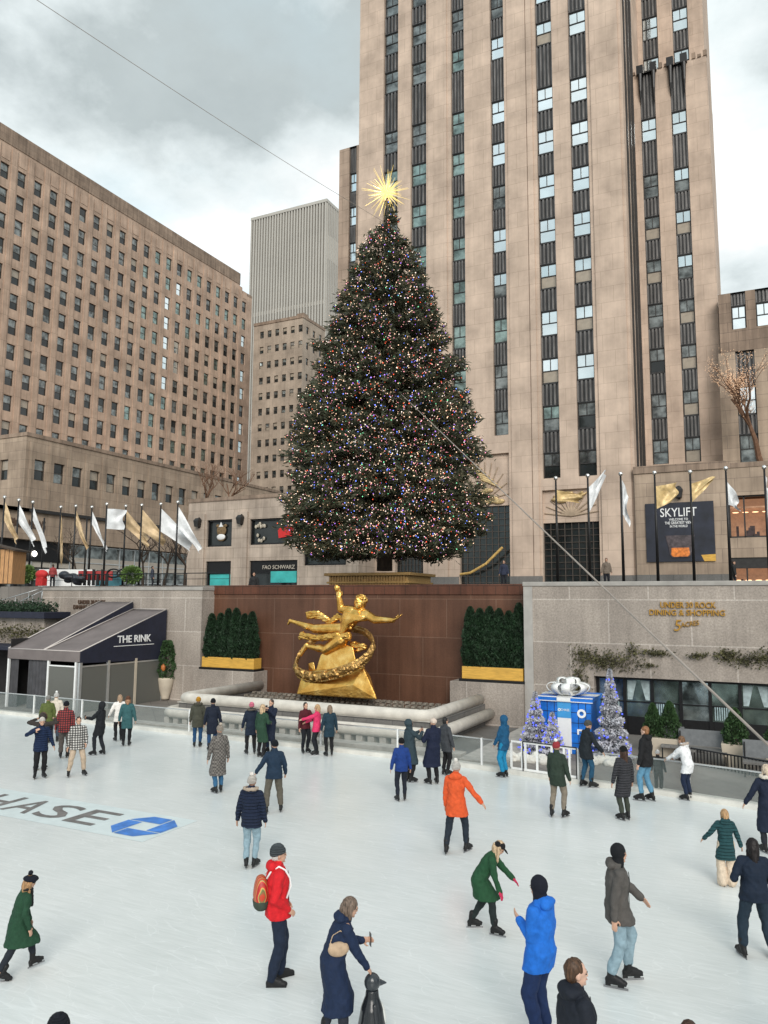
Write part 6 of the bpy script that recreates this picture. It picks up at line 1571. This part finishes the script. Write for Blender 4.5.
def flagpole(px, py, colr, hoist, fly, droop, ang, label, seed, group, pinch=.3, zt=12.2, down=0):
    g = at(px, py, Z=zt); zt2 = zt; r = empty('flagpole', (g.x, g.y, GL), 0, label, 'flagpole', group)
    q = MB(); q.tube([(0, 0, 0), (0, 0, zt - GL - .15)], [.085, .05], 10); q.build('pole', M['black'], r, True)
    q = MB(); q.ell((0, 0, zt - GL - .02), (.12, .12, .13)); q.build('finial', M['silver'], r, True)
    q = MB(); q.box(-.16, .16, -.16, .16, 0, .25); q.build('base', M['black'], r)
    if colr:
        q = flag_mesh(hoist, fly, droop, ang, seed, pinch); o = q.build('flag', M[colr], r, True); o.location = (.06 * math.cos(ang), .06 * math.sin(ang), zt - GL - .35 - down); 
g1, g2 = 'flagpoles left of the tree', 'flagpoles right of the tree'
W_ = YAW
left = [(4.7, 497, 'flag_tan', 1.3, 2.2, 1.15, 'leftmost flagpole with a hanging tan flag', .45), (19, 500, 'flag_white', 1.3, 2.4, 1.1, 'second flagpole from the left with a slanting white flag', .5), (33, 502, 'flag_white', 1.0, 2.9, 1.2, 'third flagpole from the left with a long white flag', .5),
        (61, 507, 'flag_tan', 2.2, 2.0, 1.45, 'fourth flagpole from the left with a wide limp tan flag', .1), (76, 506, 'flag_tan', 1.1, 2.4, 1.15, 'fifth flagpole from the left with a narrow tan flag', .4), (92, 507, 'flag_white', 1.0, 2.8, 1.12, 'sixth flagpole from the left with a thin white flag', .65),
        (107, 504, 'flag_white', 1.5, 1.3, .05, 'seventh flagpole with a square white flag standing out', .0), (126, 506, 'flag_tan', 1.3, 2.6, .85, 'eighth flagpole with a tan flag blown to the right', .5), (142, 505, 'flag_tan', 1.6, 2.4, .8, 'ninth flagpole with a broad tan gold flag', .5),
        (161, 504, 'flag_white', 1.7, 3.0, .75, 'tenth flagpole with a large white flag', .45), (178, 502, 'flag_white', 1.5, 3.1, 1.0, 'flagpole nearest the store building with a white flag', .55)]
for i, (px, py, c_, ho, fl, dr, lb_, pi_) in enumerate(left): flagpole(px, py, c_, ho, fl, dr, W_ + .15 * math.sin(i), lb_, i * 1.3, g1, pi_)
right = [(555.7, 478, 'flag_gold', .6, 1.5, .12, 'flagpole left of the entrance relief with a gold flag', .2, .35), (587.6, 475.5, 'flag_white', 1.4, 1.2, -.75, 'flagpole in front of the entrance with a silver white flag blown upward', .75, .3), (620.5, 473.6, 'flag_white', 1.9, .75, 1.2, 'flagpole with a wrinkled silver flag wrapped round it', .1, .0),
         (654.4, 472.5, 'flag_gold', 1.25, 1.2, -.15, 'flagpole with a crumpled gold flag at the left of the banner', .25, .4), (690, 471.7, 'flag_gold', 1.0, 1.25, -.28, 'flagpole with a pointed gold flag over the banner', .8, .3), (725.6, 468, 'flag_white', 1.2, .9, 1.0, 'flagpole right of the banner with a small silver flag', .5, .4), (764, 467, 'flag_white', 2.0, .5, 1.3, 'rightmost flagpole with a limp silver flag', .1, .1)]
for i, (px, py, c_, ho, fl, dr, lb_, pi_, dn) in enumerate(right): flagpole(px, py, c_, ho, fl, dr, W_ + .2 * math.cos(i * 2), lb_, 5 + i * 1.7, g2, pi_, 12.2, dn)
for px, top, lb_ in ((42, 528, 'left'), (85, 528, 'right')):
    g = at(px, 560, D=60); o = MB().tube([(0, 0, 0), (0, 0, 5.5)], .06, 8).build('lamp_post', M['black'], None, True, loc=(g.x, g.y, GL)); tag(o, 'bare black post without a flag, %s one among the left flagpoles' % lb_, 'post')

# ================================================================== bare street trees
def bare_tree(name, base, h, label, lights=False, seed=1, spread=1.0, col='bark'):
    R_ = random.Random(seed); q = MB(); tips = []
    def grow(p, d, L, r, lvl):
        pts = [p]; n = 3
        for i in range(n):
            d = (d + Vector((R_.uniform(-.25, .25), R_.uniform(-.25, .25), R_.uniform(-.05, .2)))).normalized(); pts.append(pts[-1] + d * L / n)
        q.tube(pts, [r * (1 - .45 * i / n) for i in range(n + 1)], 6 if lvl < 2 else 4, cap=False); tips.extend(pts[1:])
        if lvl < 5:
            for _ in range(3 if lvl < 3 else 2):
                a = R_.uniform(0, 2 * PI); nd = (d + Vector((math.cos(a), math.sin(a), R_.uniform(-.1, .5))) * .85 * spread).normalized(); grow(pts[R_.choice([1, 2, 3]) if lvl else 3], nd, L * R_.uniform(.62, .8), r * .55, lvl + 1)
    root = empty(name, base, 0, label, 'tree')
    grow(Vector((0, 0, 0)), Vector((0, 0, 1)), h * .33, h * .022, 0)
    q.build('branches', M[col], root)
    if lights:
        V_ = []
        for t in tips:
            for _ in range(2):
                c_ = np.array(t) + NR.normal(size=3) * .12; V_.append([c_ + octv[k_] * 1.5 for k_ in (0, 2, 1)]); V_.append([c_ + octv[k_] * 1.5 for k_ in (4, 0, 5)])
        o = rawquads('string_lights', np.array(V_), plain('amber_bulb', (.6, .4, .25), .5, 0, .1, 5, 0, emit=(1, .6, .35), es=.35), None, root); o['kind'] = 'stuff'
M['twig'] = plain('brown_twigs', (.16, .085, .05), .9, 0, .3, 5)
bare_tree('street_tree', at(143, 588, D=62) * Vector((1, 1, 0)) + Vector((0, 0, GL)), 6.5, 'bare street tree left of the store behind the tan flags', seed=3)
bare_tree('street_tree', at(163, 588, D=63) * Vector((1, 1, 0)) + Vector((0, 0, GL)), 6.2, 'bare street tree in the middle behind the large white flag', seed=5)
bare_tree('street_tree', at(184, 588, D=63) * Vector((1, 1, 0)) + Vector((0, 0, GL)), 6.0, 'bare street tree nearest the store building', seed=8)
bare_tree('street_tree', at(77, 588, D=66) * Vector((1, 1, 0)) + Vector((0, 0, GL)), 6.2, 'bare street tree behind the fifth flagpole', seed=12)
for i, (px, lb_) in enumerate(((208, 'left'), (226, 'right'))):
    bare_tree('roof_tree', at(px, 500, D=95) * Vector((1, 1, 0)) + Vector((0, 0, 14.5)), 10, 'bare twiggy tree behind the store roof, %s of two' % lb_, seed=21 + i, col='twig')
bare_tree('lit_tree', at(764, 480, D=56) * Vector((1, 1, 0)) + Vector((0, 0, 14.8)), 11.0, 'bare tree hung with warm lights at the right edge', True, 31, .8, 'twig')

# ================================================================== street clutter on the left plaza
hb = empty('market_hut', at(8, 590, D=44) * Vector((1, 1, 0)) + Vector((0, 0, GL)), YAW, 'orange pine market hut with sloping roof at the left edge', 'hut')
q = MB(); q.box(-1.7, .55, -.8, .8, 0, 1.9); q.build('wall', M['wood'], hb); q = MB(); q.add([(-2, -1, 2.45), (.75, -1, 1.8), (.75, 1, 1.8), (-2, 1, 2.45), (-2, -1, 2.55), (.75, -1, 1.9), (.75, 1, 1.9), (-2, 1, 2.55)], [(0, 3, 2, 1), (4, 5, 6, 7), (0, 1, 5, 4), (1, 2, 6, 5), (2, 3, 7, 6), (3, 0, 4, 7)]); q.build('roof', M['bark'], hb)
q = MB(); 
for i in range(9): q.box(-1.6 + i * .24, -1.58 + i * .24, -.82, -.8, 0, 1.9)
q.build('board_gaps', M['bark'], hb)
def on_plaza(px, D): return at(px, 588, D=D) * Vector((1, 1, 0)) + Vector((0, 0, GL))
q = MB(); 
for i in range(9): q.ell((RNG.uniform(-.9, .9), RNG.uniform(-.2, .2), RNG.uniform(.35, .9)), (RNG.uniform(.25, .5), .3, RNG.uniform(.15, .3)), None, 10, 7)
o = q.remesh('covered_equipment', plain('black_tarpaulin', (.02, .022, .03), .45, 0, .3), .05, None, 2, loc=on_plaza(71, 52)); tag(o, 'heap of dark covered equipment on the left plaza', 'equipment')
rs = empty('red_sign', on_plaza(96, 53), YAW, 'low red sign board with black wheels on the left plaza', 'sign')
q = MB(); q.box(-1.25, 1.1, -.05, .05, .45, 1.1); q.build('board', plain('red_board', (.35, .03, .03), .5, 0, .15), rs)
q = MB()
for i in range(7): q.box(-1.1 + i * .3, -.95 + i * .3, -.3, -.1, .1, .9 + .3 * (i % 2))
q.build('crates', M['black'], rs)
for x in (1.2, 1.9): q = MB(); q.tube([(x + .45 * math.cos(a * PI / 8), -.1, .95 + .28 * math.sin(a * PI / 8)) for a in range(17)], .06, 6); q.build('wheel', M['black'], rs)
q = MB(); q.box(-1.6, 2.6, -.05, .05, 0, 1.35); o = q.build('notice_panel', M['white'], None, loc=on_plaza(60, 57), rz=YAW); tag(o, 'white panel standing behind the dark equipment', 'panel')
q = MB(); q.ell((0, 0, .75), (.5, .3, .3)); q.box(-.3, .3, -.2, .2, 0, .5); o = q.remesh('red_bundle', plain('red_cloth', (.5, .02, .02), .7, 0, .2), .05, None, 2, loc=on_plaza(41, 50)); tag(o, 'small red bundle on the left plaza', 'bundle')
for px, D_, lb_ in ((24, 52, 'round green bush beside the market hut'), (131, 53, 'round green bush under the ninth flagpole')):
    n = 1800; d = NR.normal(size=(n, 3)); d /= np.linalg.norm(d, axis=1, keepdims=True); g = on_plaza(px, D_)
    o = leafcloud('bush', d * NR.uniform(.5, .85, n)[:, None] * np.array([.85, .85, .75]), d, .16, plain('light_green_leaves', (.12, .2, .05), .7, 0, .4, 3, 0), None, 1.6); o.location = g + Vector((0, 0, .85)); tag(o, lb_, 'bush')
rl = empty('plaza_railing', (0, 0, 0), 0, 'thin dark railing along the plaza behind the left granite wall', 'railing')
a_, b_ = Vector((-44, 36.5, GL - .3)), Vector((-28, 36.5, GL - .3)); q = MB(); q.tube([a_ + Vector((0, 0, 1.05)), b_ + Vector((0, 0, 1.05))], .03, 6); q.tube([a_ + Vector((0, 0, .7)), b_ + Vector((0, 0, .7))], .015, 6); q.build('rail', M['black'], rl)
for i in range(11): q = MB(); p = a_.lerp(b_, i / 10); q.tube([p, p + Vector((0, 0, 1.05))], .03, 6); q.build('post', M['black'], rl)
# onlookers on the plaza
person(0, 0, 1.7, 180, 'onlooker in dark coat leaning on top of the red wall', coat=(.03, .03, .032), pos=(-25.0, 34.75, 5.0), hair=((.03, .02, .02), 'short'), boots='shoe', vox=.02, group='onlookers on the plaza')
for px, D_, c_, lb_ in ((504, 47, (.04, .05, .09), 'onlooker in navy behind the wall below the left entrance'), (607, 44, (.25, .2, .16), 'onlooker in tan coat beside the third right flagpole'), (735, 46, (.03, .03, .03), 'onlooker in black at the right shop window'), (52, 56, (.3, .05, .05), 'onlooker in red on the left plaza'), (152, 58, (.06, .07, .1), 'onlooker in slate coat under the tenth flagpole')):
    g = on_plaza(px, D_); person(0, 0, 1.7, RNG.choice([0, 90, 180]), lb_, coat=c_, pos=g, hair=((.05, .03, .02), 'short'), boots='shoe', vox=.024, group='onlookers on the plaza')

# ================================================================== cables
def cable(pts, r, label):
    q = MB(); q.tube(pts, r, 8); tag(q.build('cable', M['cable'], None, True), label, 'cable')
M['cable'] = plain('steel_cable', (.34, .29, .25), .5, .2, .15, 3)
A_ = at(400, 393, Y=TY - 3.2); B_ = at(768, 745, D=8.0); e_ = B_ + (B_ - at(740, 718, D=8.9)).normalized() * 4
def sagl(a, b, s, n=24): return [a.lerp(b, i / n) + Vector((0, 0, -s * math.sin(PI * i / n))) for i in range(n + 1)]
cable(sagl(A_, B_, .0) + [e_], .0145, 'thick steel guy cable running from the tree to the lower right')
C_ = at(384, 222, Y=TY - .3); D0 = at(37, 0, D=22); cable(sagl(C_, D0, .15) + [D0 + (D0 - C_).normalized() * 12], .010, 'thin guy cable rising from the tree top to the upper left')

# ================================================================== light, sky, render settings
SUN_EL, SUN_AZ = rad(30), rad(150)     # azimuth clockwise from +Y (behind the camera, a little to the right)
w = bpy.data.worlds.new('World'); S.world = w; w.use_nodes = True; nt = w.node_tree; nt.nodes.clear()
out = N(nt, 'ShaderNodeOutputWorld'); bg = N(nt, 'ShaderNodeBackground'); nt.links.new(bg.outputs[0], out.inputs[0]); bg.inputs[1].default_value = .1
sky = N(nt, 'ShaderNodeTexSky', sky_type='NISHITA'); sky.sun_disc = False; sky.sun_elevation = SUN_EL; sky.sun_rotation = SUN_AZ; sky.air_density = 1.2; sky.dust_density = 2
tc = N(nt, 'ShaderNodeTexCoord'); sx = N(nt, 'ShaderNodeSeparateXYZ'); nt.links.new(tc.outputs['Generated'], sx.inputs[0])
az = N(nt, 'ShaderNodeMath', operation='MAXIMUM'); nt.links.new(sx.outputs[2], az.inputs[0]); az.inputs[1].default_value = 0
ad = N(nt, 'ShaderNodeMath', operation='ADD'); nt.links.new(az.outputs[0], ad.inputs[0]); ad.inputs[1].default_value = .32
dv = N(nt, 'ShaderNodeVectorMath', operation='SCALE'); rc = N(nt, 'ShaderNodeMath', operation='DIVIDE'); rc.inputs[0].default_value = 1; nt.links.new(ad.outputs[0], rc.inputs[1]); nt.links.new(tc.outputs['Generated'], dv.inputs[0]); nt.links.new(rc.outputs[0], dv.inputs['Scale'])
mp = N(nt, 'ShaderNodeMapping'); mp.inputs['Location'].default_value = (8.2, 6.1, 0); nt.links.new(dv.outputs[0], mp.inputs[0])
n1 = noisetex(nt, mp.outputs[0], 1.9, 9, .57); n2 = noisetex(nt, mp.outputs[0], .8, 6, .5); n3 = noisetex(nt, mp.outputs[0], 3.2, 9, .62)
cloud = ramp(nt, n1, [(.38, (3.3, 3.7, 3.75)), (.47, (5.1, 5.55, 5.6)), (.54, (5.9, 6.2, 6.2)), (.63, (7.6, 7.7, 7.65))])
cloud = mix(nt, cloud, ramp(nt, n3, [(.3, (.86, .87, .88)), (.7, (1.1, 1.1, 1.1))]), 1.0, 'MULTIPLY')
blue = mix(nt, sky.outputs[0], (3.6, 5.3, 6.0), .75)
c = mix(nt, cloud, blue, ramp(nt, n2, [(.44, (0, 0, 0)), (.58, (.85, .85, .85))]))
nt.links.new(c, bg.inputs[0])
sl = bpy.data.lights.new('sun', 'SUN'); sl.energy = 1.5; sl.angle = rad(32); sl.color = (1, .95, .88); so = bpy.data.objects.new('sun', sl); COL.objects.link(so)
dirv = Vector((math.sin(SUN_AZ) * math.cos(SUN_EL), math.cos(SUN_AZ) * math.cos(SUN_EL), math.sin(SUN_EL)))
so.rotation_euler = (-dirv).to_track_quat('-Z', 'Y').to_euler(); so.location = (0, 0, 60)
S.view_settings.view_transform = 'Standard'; S.view_settings.look = 'None'; S.view_settings.exposure = .74; S.view_settings.gamma = 1
S.render.engine = 'CYCLES'; S.render.resolution_x = 768; S.render.resolution_y = 1024
S.cycles.max_bounces = 6; S.cycles.transparent_max_bounces = 12
